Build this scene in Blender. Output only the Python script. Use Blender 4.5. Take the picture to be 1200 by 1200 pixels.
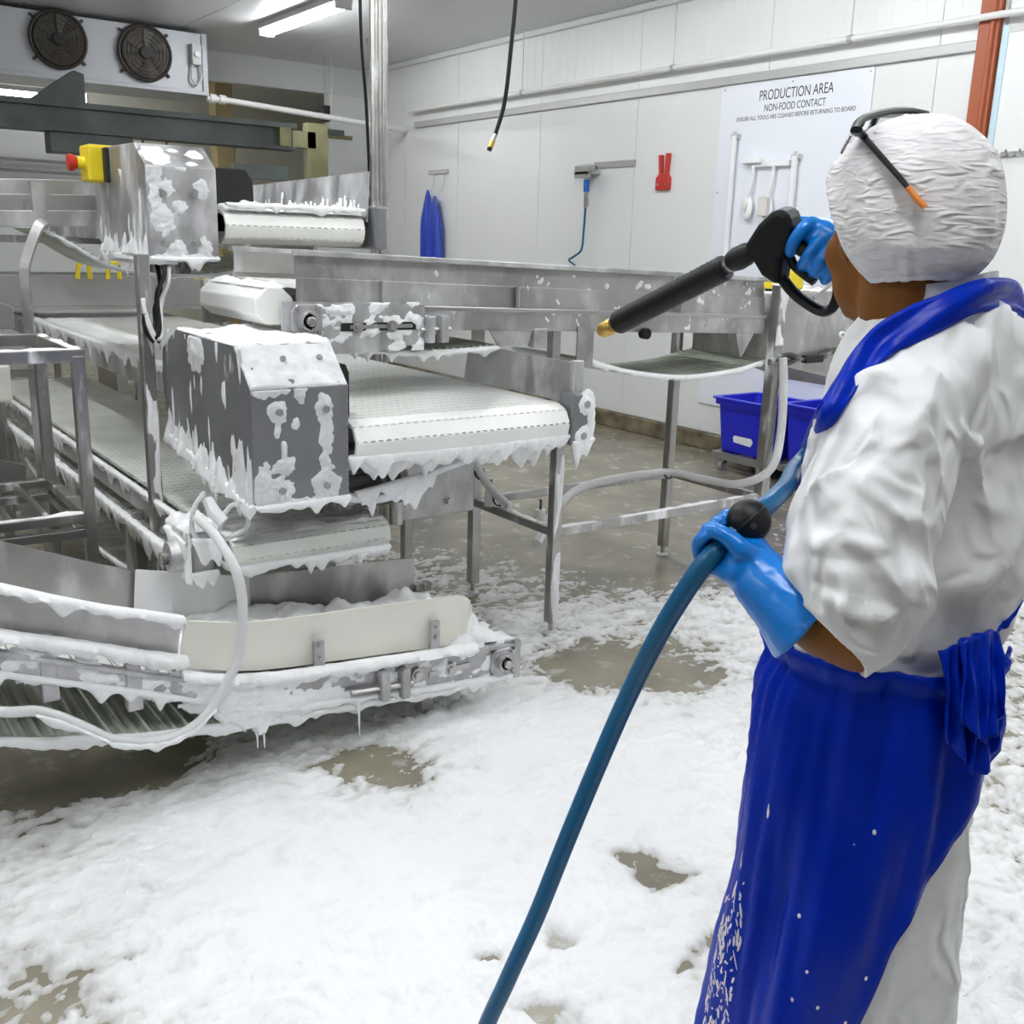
import bpy, bmesh, math, random
import numpy as np
from mathutils import Vector, Matrix
from mathutils.bvhtree import BVHTree

for o in list(bpy.data.objects): bpy.data.objects.remove(o)
S = bpy.context.scene
COL = S.collection
R = math.radians

# ------------------------------------------------------------------ camera
YAW, PITCH, ROLL, FPX, CAMZ = R(36), R(14.7), R(1.775), 1202.0, 1.5
_rt = np.array([math.cos(YAW), -math.sin(YAW), 0.]); _ff = np.array([math.sin(YAW), math.cos(YAW), 0.])
_fw = np.array([math.sin(YAW)*math.cos(PITCH), math.cos(YAW)*math.cos(PITCH), -math.sin(PITCH)])
_up = np.cross(_rt, _fw)
_r2 = _rt*math.cos(ROLL)+_up*math.sin(ROLL); _u2 = _up*math.cos(ROLL)-_rt*math.sin(ROLL)
CAM = np.array([0, 0, CAMZ])
cd = bpy.data.cameras.new('camera'); cam = bpy.data.objects.new('camera', cd); COL.objects.link(cam)
cd.sensor_fit = 'HORIZONTAL'; cd.sensor_width = 36; cd.lens = FPX/1200*36; cd.clip_start = .02
cam.matrix_world = Matrix(((_r2[0], _u2[0], -_fw[0], 0), (_r2[1], _u2[1], -_fw[1], 0), (_r2[2], _u2[2], -_fw[2], CAMZ), (0, 0, 0, 1)))
S.camera = cam

# ------------------------------------------------------------------ world, exposure
w = bpy.data.worlds.new('world'); S.world = w; w.use_nodes = True      # closed hall: no light from outside
w.node_tree.nodes['Background'].inputs[0].default_value = (0, 0, 0, 1)
w.node_tree.nodes['Background'].inputs[1].default_value = 0
S.view_settings.view_transform = 'Standard'; S.view_settings.look = 'None'
S.view_settings.exposure = 1.12; S.view_settings.gamma = 1; S.view_settings.use_curve_mapping = False
LAMP_STRENGTH = 30.0

# ------------------------------------------------------------------ pixel helpers (photo 1200x1200)
def ray(px, py): return ((px-600)*_r2 - (py-600)*_u2)/FPX + _fw
def on(px, py, x=None, y=None, z=None):
    d = ray(px, py)
    t = x/d[0] if x is not None else y/d[1] if y is not None else (z-CAMZ)/d[2]
    return CAM+d*t
def Q(px, py, s):
    d = ray(px, py); return CAM+d*(s/(d@_ff))
def W(r, s, z): return _rt*r+_ff*s+np.array([0, 0, z])

# ------------------------------------------------------------------ noise
_rng = np.random.RandomState(7)
_perm = _rng.permutation(4096); _grad = _rng.rand(4096)*2*np.pi
def pn(x, y, seed=0):
    x = np.asarray(x, float)+seed*17.31; y = np.asarray(y, float)+seed*9.77
    xi = np.floor(x).astype(int); yi = np.floor(y).astype(int); xf = x-xi; yf = y-yi
    def g(a, b, dx, dy):
        t = _grad[_perm[(_perm[a & 4095]+b) & 4095]]; return np.cos(t)*dx+np.sin(t)*dy
    u = xf*xf*xf*(xf*(xf*6-15)+10); v = yf*yf*yf*(yf*(yf*6-15)+10)
    a = g(xi, yi, xf, yf); b = g(xi+1, yi, xf-1, yf); c = g(xi, yi+1, xf, yf-1); d = g(xi+1, yi+1, xf-1, yf-1)
    return ((a+(b-a)*u)*(1-v)+(c+(d-c)*u)*v)*1.5
def fbm(x, y, o=3, seed=0):
    s = 0; a = 1; f = 1
    for i in range(o): s = s+a*pn(x*f, y*f, seed+i); a *= .5; f *= 2.03
    return s
def sstep(a, b, x):
    t = np.clip((np.asarray(x, float)-a)/(b-a), 0, 1); return t*t*(3-2*t)

# ------------------------------------------------------------------ materials
def mat(name, col, rough=.5, metal=0, bump=None, var=None, **kw):
    m = bpy.data.materials.new(name); m.use_nodes = True; nt = m.node_tree; N = nt.nodes; L = nt.links
    b = N['Principled BSDF']; b.inputs['Base Color'].default_value = (*col, 1); b.inputs['Roughness'].default_value = rough; b.inputs['Metallic'].default_value = metal
    for k, v in kw.items(): b.inputs[k.replace('_', ' ')].default_value = v
    geo = N.new('ShaderNodeNewGeometry')
    def noise(scale, detail=3, stretch=None):
        n = N.new('ShaderNodeTexNoise'); n.inputs['Scale'].default_value = scale; n.inputs['Detail'].default_value = detail
        if stretch:
            mp = N.new('ShaderNodeMapping'); mp.inputs['Scale'].default_value = stretch
            L.new(geo.outputs['Position'], mp.inputs['Vector']); L.new(mp.outputs[0], n.inputs['Vector'])
        else: L.new(geo.outputs['Position'], n.inputs['Vector'])
        return n
    if var:   # colour variation (scale, amount, stretch)
        n = noise(var[0], 4, var[2] if len(var) > 2 else None)
        r = N.new('ShaderNodeValToRGB'); a = var[1]
        r.color_ramp.elements[0].position = .3; r.color_ramp.elements[1].position = .7
        r.color_ramp.elements[0].color = (*[max(0, c*(1-a)) for c in col], 1); r.color_ramp.elements[1].color = (*[min(1, c*(1+a)) for c in col], 1)
        L.new(n.outputs['Fac'], r.inputs[0]); L.new(r.outputs[0], b.inputs['Base Color'])
    if bump:  # (scale, strength, distance, stretch)
        n = noise(bump[0], 4, bump[3] if len(bump) > 3 else None)
        bp = N.new('ShaderNodeBump'); bp.inputs['Strength'].default_value = bump[1]; bp.inputs['Distance'].default_value = bump[2]
        L.new(n.outputs['Fac'], bp.inputs['Height']); L.new(bp.outputs[0], b.inputs['Normal'])
    return m
def add_film(m, lo, hi, scale=9, stretch=(1, 1, .35), colour=(.86, .87, .88), rough=.6, detail=5):
    """dried and wet foam film with a shape of its own over a base material"""
    nt = m.node_tree; N = nt.nodes; L = nt.links; b = N['Principled BSDF']; out = N['Material Output']
    geo = N.new('ShaderNodeNewGeometry'); mp = N.new('ShaderNodeMapping'); mp.inputs['Scale'].default_value = stretch
    n = N.new('ShaderNodeTexNoise'); n.inputs['Scale'].default_value = scale; n.inputs['Detail'].default_value = detail; n.inputs['Roughness'].default_value = .6
    r = N.new('ShaderNodeValToRGB'); r.color_ramp.elements[0].position = lo; r.color_ramp.elements[1].position = hi
    f = N.new('ShaderNodeBsdfPrincipled'); f.inputs['Base Color'].default_value = (*colour, 1); f.inputs['Roughness'].default_value = rough
    mx = N.new('ShaderNodeMixShader'); bp = N.new('ShaderNodeBump'); bp.inputs['Strength'].default_value = .5; bp.inputs['Distance'].default_value = .004
    L.new(geo.outputs['Position'], mp.inputs['Vector']); L.new(mp.outputs[0], n.inputs['Vector']); L.new(n.outputs['Fac'], r.inputs[0])
    L.new(r.outputs[0], mx.inputs[0]); L.new(b.outputs[0], mx.inputs[1]); L.new(f.outputs[0], mx.inputs[2]); L.new(r.outputs[0], bp.inputs['Height']); L.new(bp.outputs[0], f.inputs['Normal'])
    L.new(mx.outputs[0], out.inputs['Surface']); return m
M = {}
M['steel'] = add_film(mat('brushed_stainless', (.42, .41, .40), .38, .85, bump=(60, .12, .002, (1, 1, 6)), var=(4, .2)), .5, .86, 7, (1, 1, .5))
M['steel_clean'] = mat('clean_stainless', (.46, .455, .45), .33, .9, bump=(50, .1, .002), var=(3, .12))
M['steel_dark'] = add_film(mat('dark_wet_stainless', (.25, .25, .265), .4, .6, bump=(30, .08, .002), var=(5, .12)), .66, .74, 14, (1, 1, .3), (.68, .69, .7))
M['steel_mid'] = add_film(mat('foam_smeared_stainless', (.40, .395, .395), .4, .75, var=(5, .18)), .42, .8, 8, (1, 1, .5), (.76, .76, .78))
M['tube'] = add_film(mat('tube_stainless', (.42, .41, .395), .3, .9, var=(9, .15)), .56, .7, 12, (1, 1, .3))
M['dirty_steel'] = add_film(mat('greasy_steel', (.12, .12, .105), .4, .7, var=(14, .5)), .5, .66, 18, (1, 1, .25), (.55, .55, .53))
M['belt'] = mat('white_belt_plastic', (.86, .86, .82), .3, 0, var=(6, .04), bump=(80, .1, .001))
M['belt_wet'] = mat('wet_belt_plastic', (.74, .75, .70), .28, 0, var=(5, .12), bump=(60, .1, .001))
M['belt_ribs'] = add_film(mat('green_grey_belt', (.52, .55, .48), .4, 0, var=(9, .2)), .6, .72, 14, (1, .4, 1), (.7, .72, .7))
M['cream'] = mat('cream_plastic', (.83, .82, .73), .35, 0, var=(5, .03), bump=(8, .15, .01))
M['foam'] = mat('cleaning_foam', (.9, .9, .905), .62, 0, bump=(70, .35, .008), var=(12, .03), Subsurface_Weight=.15, Subsurface_Radius=(.02, .02, .02), Subsurface_Scale=.5)
M['foam_wet'] = mat('wet_thin_foam', (.8, .8, .81), .4, 0, bump=(40, .3, .006), var=(9, .06))
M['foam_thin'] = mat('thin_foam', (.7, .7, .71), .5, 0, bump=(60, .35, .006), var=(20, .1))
M['wall'] = mat('white_panel_skin', (.8, .81, .8), .35, 0, var=(.9, .02), bump=(1.2, .06, .02))
M['wall_far'] = mat('far_cream_wall', (.78, .76, .66), .6, 0, var=(1, .05))
M['seam'] = mat('panel_sealant', (.55, .55, .55), .6)
M['ceil'] = mat('ceiling_panel_skin', (.7, .71, .72), .4, 0, var=(1, .03))
M['kerb'] = mat('stained_concrete_kerb', (.2, .165, .1), .7, 0, var=(7, .6), bump=(30, .4, .01))
M['floor'] = mat('wet_concrete', (.25, .225, .17), .22, 0, var=(3, .3), bump=(25, .12, .004))
add_film(M['floor'], .57, .8, 9, (1, 1, 1), (.55, .55, .53), .4, 8)
def cover_mix(m):
    nt = m.node_tree; N = nt.nodes; L = nt.links; at = N.new('ShaderNodeAttribute'); at.attribute_name = 'cover'
    r = N.new('ShaderNodeValToRGB'); r.color_ramp.elements[0].color = (.40, .385, .345, 1); r.color_ramp.elements[1].color = (.9, .9, .905, 1); r.color_ramp.elements[0].position = .0; r.color_ramp.elements[1].position = .8
    e = r.color_ramp.elements.new(.12); e.color = (.60, .595, .58, 1); e = r.color_ramp.elements.new(.4); e.color = (.82, .82, .815, 1)
    L.new(at.outputs['Fac'], r.inputs[0]); L.new(r.outputs[0], N['Principled BSDF'].inputs['Base Color'])
M['floor_foam'] = mat('floor_foam', (.9, .9, .905), .38, 0, bump=(30, .6, .02)); cover_mix(M['floor_foam'])
M['white_pipe'] = mat('white_pvc', (.82, .82, .8), .4)
M['grey_trim'] = mat('grey_steel_trim', (.5, .5, .49), .45, .3)
M['board'] = mat('white_board', (.84, .86, .92), .35)
M['ink'] = mat('dark_grey_print', (.05, .05, .06), .6)
M['tool_white'] = mat('white_tool_plastic', (.88, .88, .88), .4)
M['bristle'] = mat('pale_bristle', (.75, .72, .68), .8, bump=(200, .5, .004))
M['bin'] = mat('blue_bin_plastic', (.012, .02, .62), .35, 0, var=(4, .1))
M['apron_hang'] = mat('hanging_blue_plastic', (.02, .06, .48), .3, 0, bump=(20, .3, .01))
M['black'] = mat('black_rubber', (.006, .006, .007), .45, 0, bump=(120, .1, .002), Specular_IOR_Level=.3)
M['black_plate'] = mat('black_plastic_plate', (.02, .02, .02), .5, Specular_IOR_Level=.3)
M['brass'] = mat('brass', (.55, .36, .1), .35, .9)
M['red'] = mat('red_plastic', (.55, .03, .02), .45)
M['yellow'] = mat('yellow_plastic', (.8, .62, .02), .4)
M['orange_pipe'] = mat('red_brown_paint', (.38, .09, .03), .45)
M['blue_edge'] = mat('pale_blue_trim', (.55, .72, .8), .5)
M['beam'] = mat('dark_painted_beam', (.085, .1, .095), .5, .3, var=(3, .3))
M['beam_olive'] = mat('olive_painted_steel', (.2, .19, .1), .55, .2, var=(4, .3))
M['cooler'] = mat('cooler_casing', (.5, .51, .54), .5, .2, var=(2, .06))
M['fan'] = mat('dark_fan', (.03, .022, .016), .5)
M['fan_wire'] = mat('dark_fan_wire', (.07, .06, .05), .5, .4)
M['grey_plastic'] = mat('grey_plastic', (.6, .6, .6), .45)
M['hose_grey'] = mat('pale_grey_hose', (.68, .68, .68), .35, 0, var=(8, .05))
M['hose_blue'] = mat('teal_blue_hose', (.0, .1, .235), .35, 0, var=(6, .12), bump=(300, .12, .001))
M['glove'] = mat('blue_rubber_glove', (.0, .18, .62), .3, 0, bump=(18, .25, .006), var=(8, .1))
M['skin'] = mat('warm_brown_skin', (.2, .075, .014), .55, 0, bump=(180, .12, .001), var=(9, .08), Specular_IOR_Level=.25)
M['hair'] = mat('dark_hair', (.02, .015, .012), .6)
M['eye'] = mat('eye_white', (.8, .78, .75), .3)
M['boot'] = mat('white_boot_rubber', (.75, .75, .74), .45)
M['coat'] = mat('white_nonwoven', (.75, .75, .755), .75, 0, var=(7, .02))
M['net'] = mat('hair_net', (.74, .72, .73), .85, 0, var=(30, .14, (1, .5, 2)))
def ridge_bump(m, layers, strength, dist):
    nt = m.node_tree; N = nt.nodes; L = nt.links; geo = N.new('ShaderNodeNewGeometry'); prev = None
    for scale, stretch, wgt, distort in layers:
        mp = N.new('ShaderNodeMapping'); mp.inputs['Scale'].default_value = stretch; L.new(geo.outputs['Position'], mp.inputs['Vector'])
        n = N.new('ShaderNodeTexNoise'); n.noise_type = 'RIDGED_MULTIFRACTAL'; n.normalize = True; n.inputs['Scale'].default_value = scale; n.inputs['Detail'].default_value = 3; n.inputs['Distortion'].default_value = distort
        L.new(mp.outputs[0], n.inputs['Vector']); mm = N.new('ShaderNodeMath'); mm.operation = 'MULTIPLY'; mm.inputs[1].default_value = wgt; L.new(n.outputs['Fac'], mm.inputs[0])
        if prev: a = N.new('ShaderNodeMath'); a.operation = 'ADD'; L.new(prev.outputs[0], a.inputs[0]); L.new(mm.outputs[0], a.inputs[1]); prev = a
        else: prev = mm
    bp = N.new('ShaderNodeBump'); bp.inputs['Strength'].default_value = strength; bp.inputs['Distance'].default_value = dist
    L.new(prev.outputs[0], bp.inputs['Height']); L.new(bp.outputs[0], N['Principled BSDF'].inputs['Normal'])
ridge_bump(M['coat'], [(7, (1, 1, .6), 1.0, 1.5), (20, (1, 1, .8), .3, .8)], .9, .045)
ridge_bump(M['net'], [(12, (1, .5, 1.6), .8, .8), (60, (.35, .7, 2.2), .5, .5)], .9, .012)
M['trousers'] = mat('white_trousers', (.66, .65, .66), .8)
M['lens'] = mat('clear_lens', (.9, .93, .95), .05, 0, Transmission_Weight=.9)
M['orange_rubber'] = mat('orange_rubber', (.7, .22, .03), .5)
M['paper'] = mat('white_paper', (.85, .86, .9), .6)
def emis(name, col, st):
    m = bpy.data.materials.new(name); m.use_nodes = True; b = m.node_tree.nodes['Principled BSDF']
    b.inputs['Base Color'].default_value = (*col, 1); b.inputs['Emission Color'].default_value = (*col, 1); b.inputs['Emission Strength'].default_value = st; return m
M['tube_light'] = emis('lit_diffuser', (.95, .98, 1), LAMP_STRENGTH)
M['apron'] = mat('blue_apron_plastic', (.0, .026, .46), .28, 0, bump=(9, .35, .02, (1, 1, .4)), Specular_IOR_Level=.15)
def thin_plastic(m, col, fac):
    nt = m.node_tree; N = nt.nodes; L = nt.links; tr = N.new('ShaderNodeBsdfTranslucent'); tr.inputs[0].default_value = (*col, 1); mx = N.new('ShaderNodeMixShader'); mx.inputs[0].default_value = fac
    L.new(N['Principled BSDF'].outputs[0], mx.inputs[1]); L.new(tr.outputs[0], mx.inputs[2]); L.new(mx.outputs[0], N['Material Output'].inputs['Surface'])
thin_plastic(M['apron'], (.0, .2, .9), .25)

# ------------------------------------------------------------------ mesh builder
class MB:
    def __init__(s): s.v = []; s.f = []
    def add(s, vs, fs):
        n = len(s.v); s.v += [tuple(float(c) for c in v) for v in vs]; s.f += [tuple(i+n for i in f) for f in fs]; return s
    def box(s, x0, x1, y0, y1, z0, z1):
        return s.add([(x, y, z) for x in (x0, x1) for y in (y0, y1) for z in (z0, z1)], [(0, 1, 3, 2), (4, 6, 7, 5), (0, 4, 5, 1), (2, 3, 7, 6), (0, 2, 6, 4), (1, 5, 7, 3)])
    def bar(s, a, b, wd, ht, up=(0, 0, 1)):
        a = np.array(a, float); b = np.array(b, float); t = b-a; t /= np.linalg.norm(t); up = np.array(up, float)
        if abs(t@up) > .95: up = np.array([1., 0, 0])
        n = np.cross(t, up); n /= np.linalg.norm(n); u = np.cross(n, t)
        vs = [p+n*sx*wd/2+u*sz*ht/2 for p in (a, b) for sx, sz in ((-1, -1), (1, -1), (1, 1), (-1, 1))]
        return s.add(vs, [(0, 1, 2, 3), (7, 6, 5, 4), (0, 4, 5, 1), (1, 5, 6, 2), (2, 6, 7, 3), (3, 7, 4, 0)])
    def prism(s, pts, n):      # planar polygon pts extruded by vector n
        pts = [np.array(p, float) for p in pts]; n = np.array(n, float); k = len(pts)
        return s.add(pts+[p+n for p in pts], [tuple(range(k))[::-1], tuple(range(k, 2*k))]+[(i, (i+1) % k, k+(i+1) % k, k+i) for i in range(k)])
    def tube(s, pts, r, n=10, cap=True, sq=1.0, ref=None):
        pts = np.array(pts, float); k = len(pts); r = np.broadcast_to(np.array(r, float), (k,))
        T = np.gradient(pts, axis=0); T /= np.linalg.norm(T, axis=1)[:, None]+1e-12
        a = np.array(ref if ref is not None else ((0, 0, 1.) if abs(T[0][2]) < .9 else (1., 0, 0)), float); vs = []
        for i in range(k):
            a = a-T[i]*(a@T[i]); a /= np.linalg.norm(a)+1e-12; b = np.cross(T[i], a)
            for j in range(n):
                q = 2*math.pi*j/n; vs.append(pts[i]+r[i]*(math.cos(q)*a*sq+math.sin(q)*b))
        fs = [(i*n+j, i*n+(j+1) % n, (i+1)*n+(j+1) % n, (i+1)*n+j) for i in range(k-1) for j in range(n)]
        if cap: fs += [tuple(range(n))[::-1], tuple((k-1)*n+j for j in range(n))]
        return s.add(vs, fs)
    def cyl(s, a, b, r, n=16): return s.tube([a, b], r, n)
    def ell(s, c, ax, n=16, m=12):   # ellipsoid; ax three axis vectors
        c = np.array(c, float); ax = [np.array(a, float) for a in ax]; vs = [c+ax[2]]; fs = []
        for i in range(1, m):
            t = math.pi*i/m
            for j in range(n):
                q = 2*math.pi*j/n; vs.append(c+ax[0]*math.sin(t)*math.cos(q)+ax[1]*math.sin(t)*math.sin(q)+ax[2]*math.cos(t))
        vs.append(c-ax[2])
        for j in range(n): fs += [(0, 1+j, 1+(j+1) % n)]
        for i in range(m-2):
            for j in range(n): a = 1+i*n; fs.append((a+j, a+n+j, a+n+(j+1) % n, a+(j+1) % n))
        l = len(vs)-1; a = 1+(m-2)*n
        for j in range(n): fs.append((a+j, l, a+(j+1) % n))
        return s.add(vs, fs)
    def rings(s, rs, cap=True):      # list of rings (k,n,3)
        n = len(rs[0]); vs = [p for r in rs for p in r]; k = len(rs)
        fs = [(i*n+j, i*n+(j+1) % n, (i+1)*n+(j+1) % n, (i+1)*n+j) for i in range(k-1) for j in range(n)]
        if cap: fs += [tuple(range(n))[::-1], tuple((k-1)*n+j for j in range(n))]
        return s.add(vs, fs)
    def build(s, name, m, parent=None, smooth=35, bevel=0, loc=None):
        me = bpy.data.meshes.new(name); me.from_pydata(s.v, [], s.f); me.update()
        bm = bmesh.new(); bm.from_mesh(me); bmesh.ops.recalc_face_normals(bm, faces=bm.faces); bm.to_mesh(me); bm.free()
        if smooth:
            me.polygons.foreach_set('use_smooth', [True]*len(me.polygons)); me.set_sharp_from_angle(angle=R(smooth))
        o = bpy.data.objects.new(name, me); COL.objects.link(o); me.materials.append(M[m] if isinstance(m, str) else m)
        if parent: put(o, parent)
        if bevel:
            b = o.modifiers.new('bevel', 'BEVEL'); b.width = bevel; b.segments = 2; b.limit_method = 'ANGLE'; b.angle_limit = R(40)
        return o
def put(o, parent):
    o.parent = parent; o.matrix_parent_inverse = Matrix.Translation(-parent.location) if parent.type == 'EMPTY' else Matrix()
def thing(name, label, cat, loc=(0, 0, 0), group=None, kind=None):
    o = bpy.data.objects.new(name, None); COL.objects.link(o); o.location = loc; o.empty_display_size = .05
    return tag(o, label, cat, group, kind)
def tag(o, label=None, cat=None, group=None, kind=None):
    for k, v in (('label', label), ('category', cat), ('group', group), ('kind', kind)):
        if v: o[k] = v
    return o
def clone(o, d=(0, 0, 0), parent=None):
    c = o.copy(); COL.objects.link(c)
    if parent is None: c.location = o.location+Vector(d)
    else: c.parent = parent; c.matrix_parent_inverse = o.matrix_parent_inverse.copy()
    for ch in o.children: clone(ch, d, c)
    return c

def curve_pts(pts, n=8):             # Catmull-Rom
    P = np.array(pts, float); P = np.vstack([2*P[0]-P[1], P, 2*P[-1]-P[-2]]); out = []
    for i in range(1, len(P)-2):
        for k in range(n):
            t = k/n; a, b, c, d = P[i-1:i+3]
            out.append(.5*((2*b)+(c-a)*t+(2*a-5*b+4*c-d)*t*t+(3*b-a-3*c+d)*t**3))
    out.append(P[-2]); return np.array(out)

# foam built as a height sheet over a plane: O + u*U + v*V, raised along Nn; absent where h<0
def sheet(O, U, V, Nn, lu, lv, step, hf, seal=True):
    O, U, V, Nn = [np.array(a, float) for a in (O, U, V, Nn)]
    nu = max(2, int(lu/step)+1); nv = max(2, int(lv/step)+1)
    uu, vv = np.meshgrid(np.linspace(0, lu, nu), np.linspace(0, lv, nv), indexing='ij')
    h = hf(uu, vv)
    if seal: h[0, :] = h[-1, :] = -.003; h[:, 0] = h[:, -1] = -.003
    hh = np.maximum(h, -.003)
    P = O+uu[..., None]*U+vv[..., None]*V+hh[..., None]*Nn
    keep = (h[:-1, :-1] > 0) | (h[1:, :-1] > 0) | (h[:-1, 1:] > 0) | (h[1:, 1:] > 0)
    I = np.arange(nu*nv).reshape(nu, nv)
    q = np.stack([I[:-1, :-1], I[1:, :-1], I[1:, 1:], I[:-1, 1:]], -1)[keep]
    used = np.unique(q); mp = -np.ones(nu*nv, int); mp[used] = np.arange(len(used))
    return P.reshape(-1, 3)[used], mp[q]
def foam_sheet(parent, O, U, V, Nn, lu, lv, step, hf, name='foam', m='foam'):
    v, f = sheet(O, U, V, Nn, lu, lv, step, hf)
    if len(f) == 0: return None
    mb = MB(); mb.v = [tuple(x) for x in v.tolist()]; mb.f = [tuple(x) for x in f.tolist()]
    me = bpy.data.meshes.new(name); me.from_pydata(mb.v, [], mb.f); me.update()
    me.polygons.foreach_set('use_smooth', [True]*len(me.polygons))
    o = bpy.data.objects.new(name, me); COL.objects.link(o); me.materials.append(M[m])
    o['kind'] = 'stuff'
    if parent: put(o, parent)
    return o
def patches(spots, base=-.012, seed=1, sc=30, amp=.007, top=.012):
    """spots: (u,v,ru,rv,h) blobs of foam on a plane"""
    def hf(u, v):
        h = np.full(u.shape, base)
        du = .25*fbm(u*sc, v*sc, 2, seed); dv = .25*fbm(u*sc, v*sc, 2, seed+5)
        for (cu, cv, ru, rv, hh) in spots:
            d = np.hypot((u-cu)/ru+du, (v-cv)/rv+dv)
            h = np.maximum(h, np.where(d < 1.25, hh*(1-d**2), base))
        return np.minimum(h+amp*.3*fbm(u*sc*2, v*sc*2, 2, seed+3)*(h > -.004), top)
    return hf
# foam bead with hanging drips along a path
def drips(parent, pts, base, amp, thick, seed=1, every=.05, step=.006, name='foam_drips', m='foam', top=.008, out=None):
    P = np.array(pts, float); seg = np.linalg.norm(np.diff(P, axis=0), axis=1); cum = np.r_[0, np.cumsum(seg)]; Lg = cum[-1]
    n = max(4, int(Lg/step)); t = np.linspace(0, Lg, n); X = np.stack([np.interp(t, cum, P[:, k]) for k in range(3)], 1)
    rg = np.random.RandomState(seed); d = base*(1+.8*fbm(t*18, t*0, 2, seed))
    c = 0
    while c < Lg:
        c += every*(.4+1.3*rg.rand()); a = amp*rg.rand()**2.0; wd = .008+.02*rg.rand()
        d = d+a*np.exp(-((t-c)/wd)**2)
    d = np.maximum(d, .002)*np.minimum(1, np.minimum(t, Lg-t)/.02+.15)
    T = np.gradient(X, axis=0); T /= np.linalg.norm(T, axis=1)[:, None]; Nn = np.cross(T, (0, 0, 1.)); Nn /= np.linalg.norm(Nn, axis=1)[:, None]+1e-9
    th = thick*(1+.35*fbm(t*25, t*0+3, 2, seed+1)); rings = []
    K = 8
    for i in range(n):
        r = []
        for k in range(K):
            q = 2*math.pi*k/K; cs, sn = math.cos(q), math.sin(q)
            z = sn*top if sn > 0 else sn*d[i]
            wq = cs*th[i]*(1 if sn >= 0 else (1-.35*min(1, d[i]/.04)*(-sn)))
            r.append(X[i]+Nn[i]*wq+np.array([0, 0, z]))
        rings.append(r)
    mb = MB(); mb.rings(rings); return tag(mb.build(name, m, parent, smooth=80), kind='stuff')

# ================================================================== THE ROOM
WX = 5.8; CZ = 3.3; YB = 11.0; YE = 14.2
def struct(o, label=None):
    o['kind'] = 'structure'
    if label: o['label'] = label
    return o
fl = MB().box(-6, 8.2, -4, YE+.1, -.12, 0).build('floor', 'floor', smooth=0); struct(fl, 'wet grey-brown concrete floor')
wr = MB().box(WX+.012, WX+.13, -4, YB, 0, CZ).build('wall_right', 'seam', smooth=0); struct(wr, 'white insulated panel wall')
seams = [-4, -2.75, -1.4, -.05, 1.27, 2.56, 3.86, 5.15, 6.46, 7.73, 9.08, 10.14, YB]
for a, b in zip(seams[:-1], seams[1:]):
    mb = MB().box(WX, WX+.011, a+.0025, b-.0025, .135, CZ)
    n = int((b-a)/.11)
    for k in range(1, n):          # shallow pressed ribs of the panel skin, upper part
        y = a+(b-a)*k/n; mb.box(WX-.0012, WX+.005, y-.003, y+.003, 2.82, CZ-.06)
    mb.build('wall_panel', 'wall', wr, smooth=0)
struct(MB().box(WX-.035, WX+.012, -4, 1.9, 0, .13).build('baseboard_right', 'kerb', smooth=0, bevel=.01), 'brown stained concrete kerb before the white door')
bb = MB().box(WX-.035, WX+.012, 3.47, YB, 0, .13)
bbo = bb.build('baseboard_right', 'kerb', smooth=0, bevel=.01); struct(bbo, 'brown stained concrete kerb under the panel wall')
ce = MB().box(-6, WX+.1, -4, YB, CZ+.012, CZ+.1).build('ceiling', 'seam', smooth=0); struct(ce, 'grey panelled ceiling')
xs = [-5.9, -4.44, -3.14, -1.84, -.53, .77, 2.08, 3.39, 4.695, WX+.1]
for a, b in zip(xs[:-1], xs[1:]): MB().box(a+.003, b-.003, -4, YB, CZ, CZ+.011).build('ceiling_panel', 'ceil', ce, smooth=0)
struct(MB().box(-6, WX+.1, YB, YB+.12, 3.02, CZ+.1).build('trim_1', 'ceil', smooth=0, bevel=.004), 'grey bulkhead beam across the room')
struct(MB().box(5.33, WX+.1, YB, YB+.12, 0, 3.02).build('wall_back', 'wall', smooth=0), 'short return wall beside the opening')
struct(MB().box(-6, 8.2, YE, YE+.1, 0, 3.2).build('wall_far', 'wall_far', smooth=0), 'cream wall of the room beyond')
struct(MB().box(8.1, 8.2, YB+.12, YE, 0, 3.2).build('wall_side', 'wall_far', smooth=0), 'side wall of the room beyond')
fc = MB().box(-6, 8.2, YB+.12, YE+.1, 3.2, 3.3).build('ceiling_far', 'ceil', smooth=0); struct(fc, 'ceiling of the room beyond')
struct(MB().box(-6.1, -6, -4.1, YE+.1, 0, CZ+.1).build('wall_left', 'wall', smooth=0), 'white panel wall on the open side of the hall')
struct(MB().box(-6.1, WX+.13, -4.1, -4, 0, CZ+.1).build('wall_front', 'wall', smooth=0), 'white panel wall behind the viewpoint')
# horizontal rail on wall
struct(MB().box(WX-.03, WX, 3.605, 9.9, 2.63, 2.69).build('trim_2', 'grey_trim', smooth=0, bevel=.006), 'grey horizontal rail along the panel wall')
# corner flashing
struct(MB().box(WX-.05, WX, -3, YB, CZ-.05, CZ).build('trim_3', 'ceil', smooth=0, bevel=.01), 'corner flashing between wall and ceiling')
# white pipe along wall with hangers
t = thing('wall_pipe', 'long white pipe running high along the panel wall', 'pipe', (WX-.09, 6, 2.79))
MB().tube([(WX-.09, 9.9, 2.79), (WX-.09, 5, 2.79), (WX-.09, -2, 2.79)], .019, 12).build('pipe', 'white_pipe', t)
for y in (7.9, 6.0, 4.43, 3.0):
    MB().cyl((WX-.09, y, 2.79), (WX-.09, y, CZ), .004, 6).build('hanger_rod', 'grey_trim', t)
    MB().cyl((WX-.09, y-.015, 2.79), (WX-.09, y+.015, 2.79), .026, 12).build('pipe_clip', 'grey_trim', t)
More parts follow.
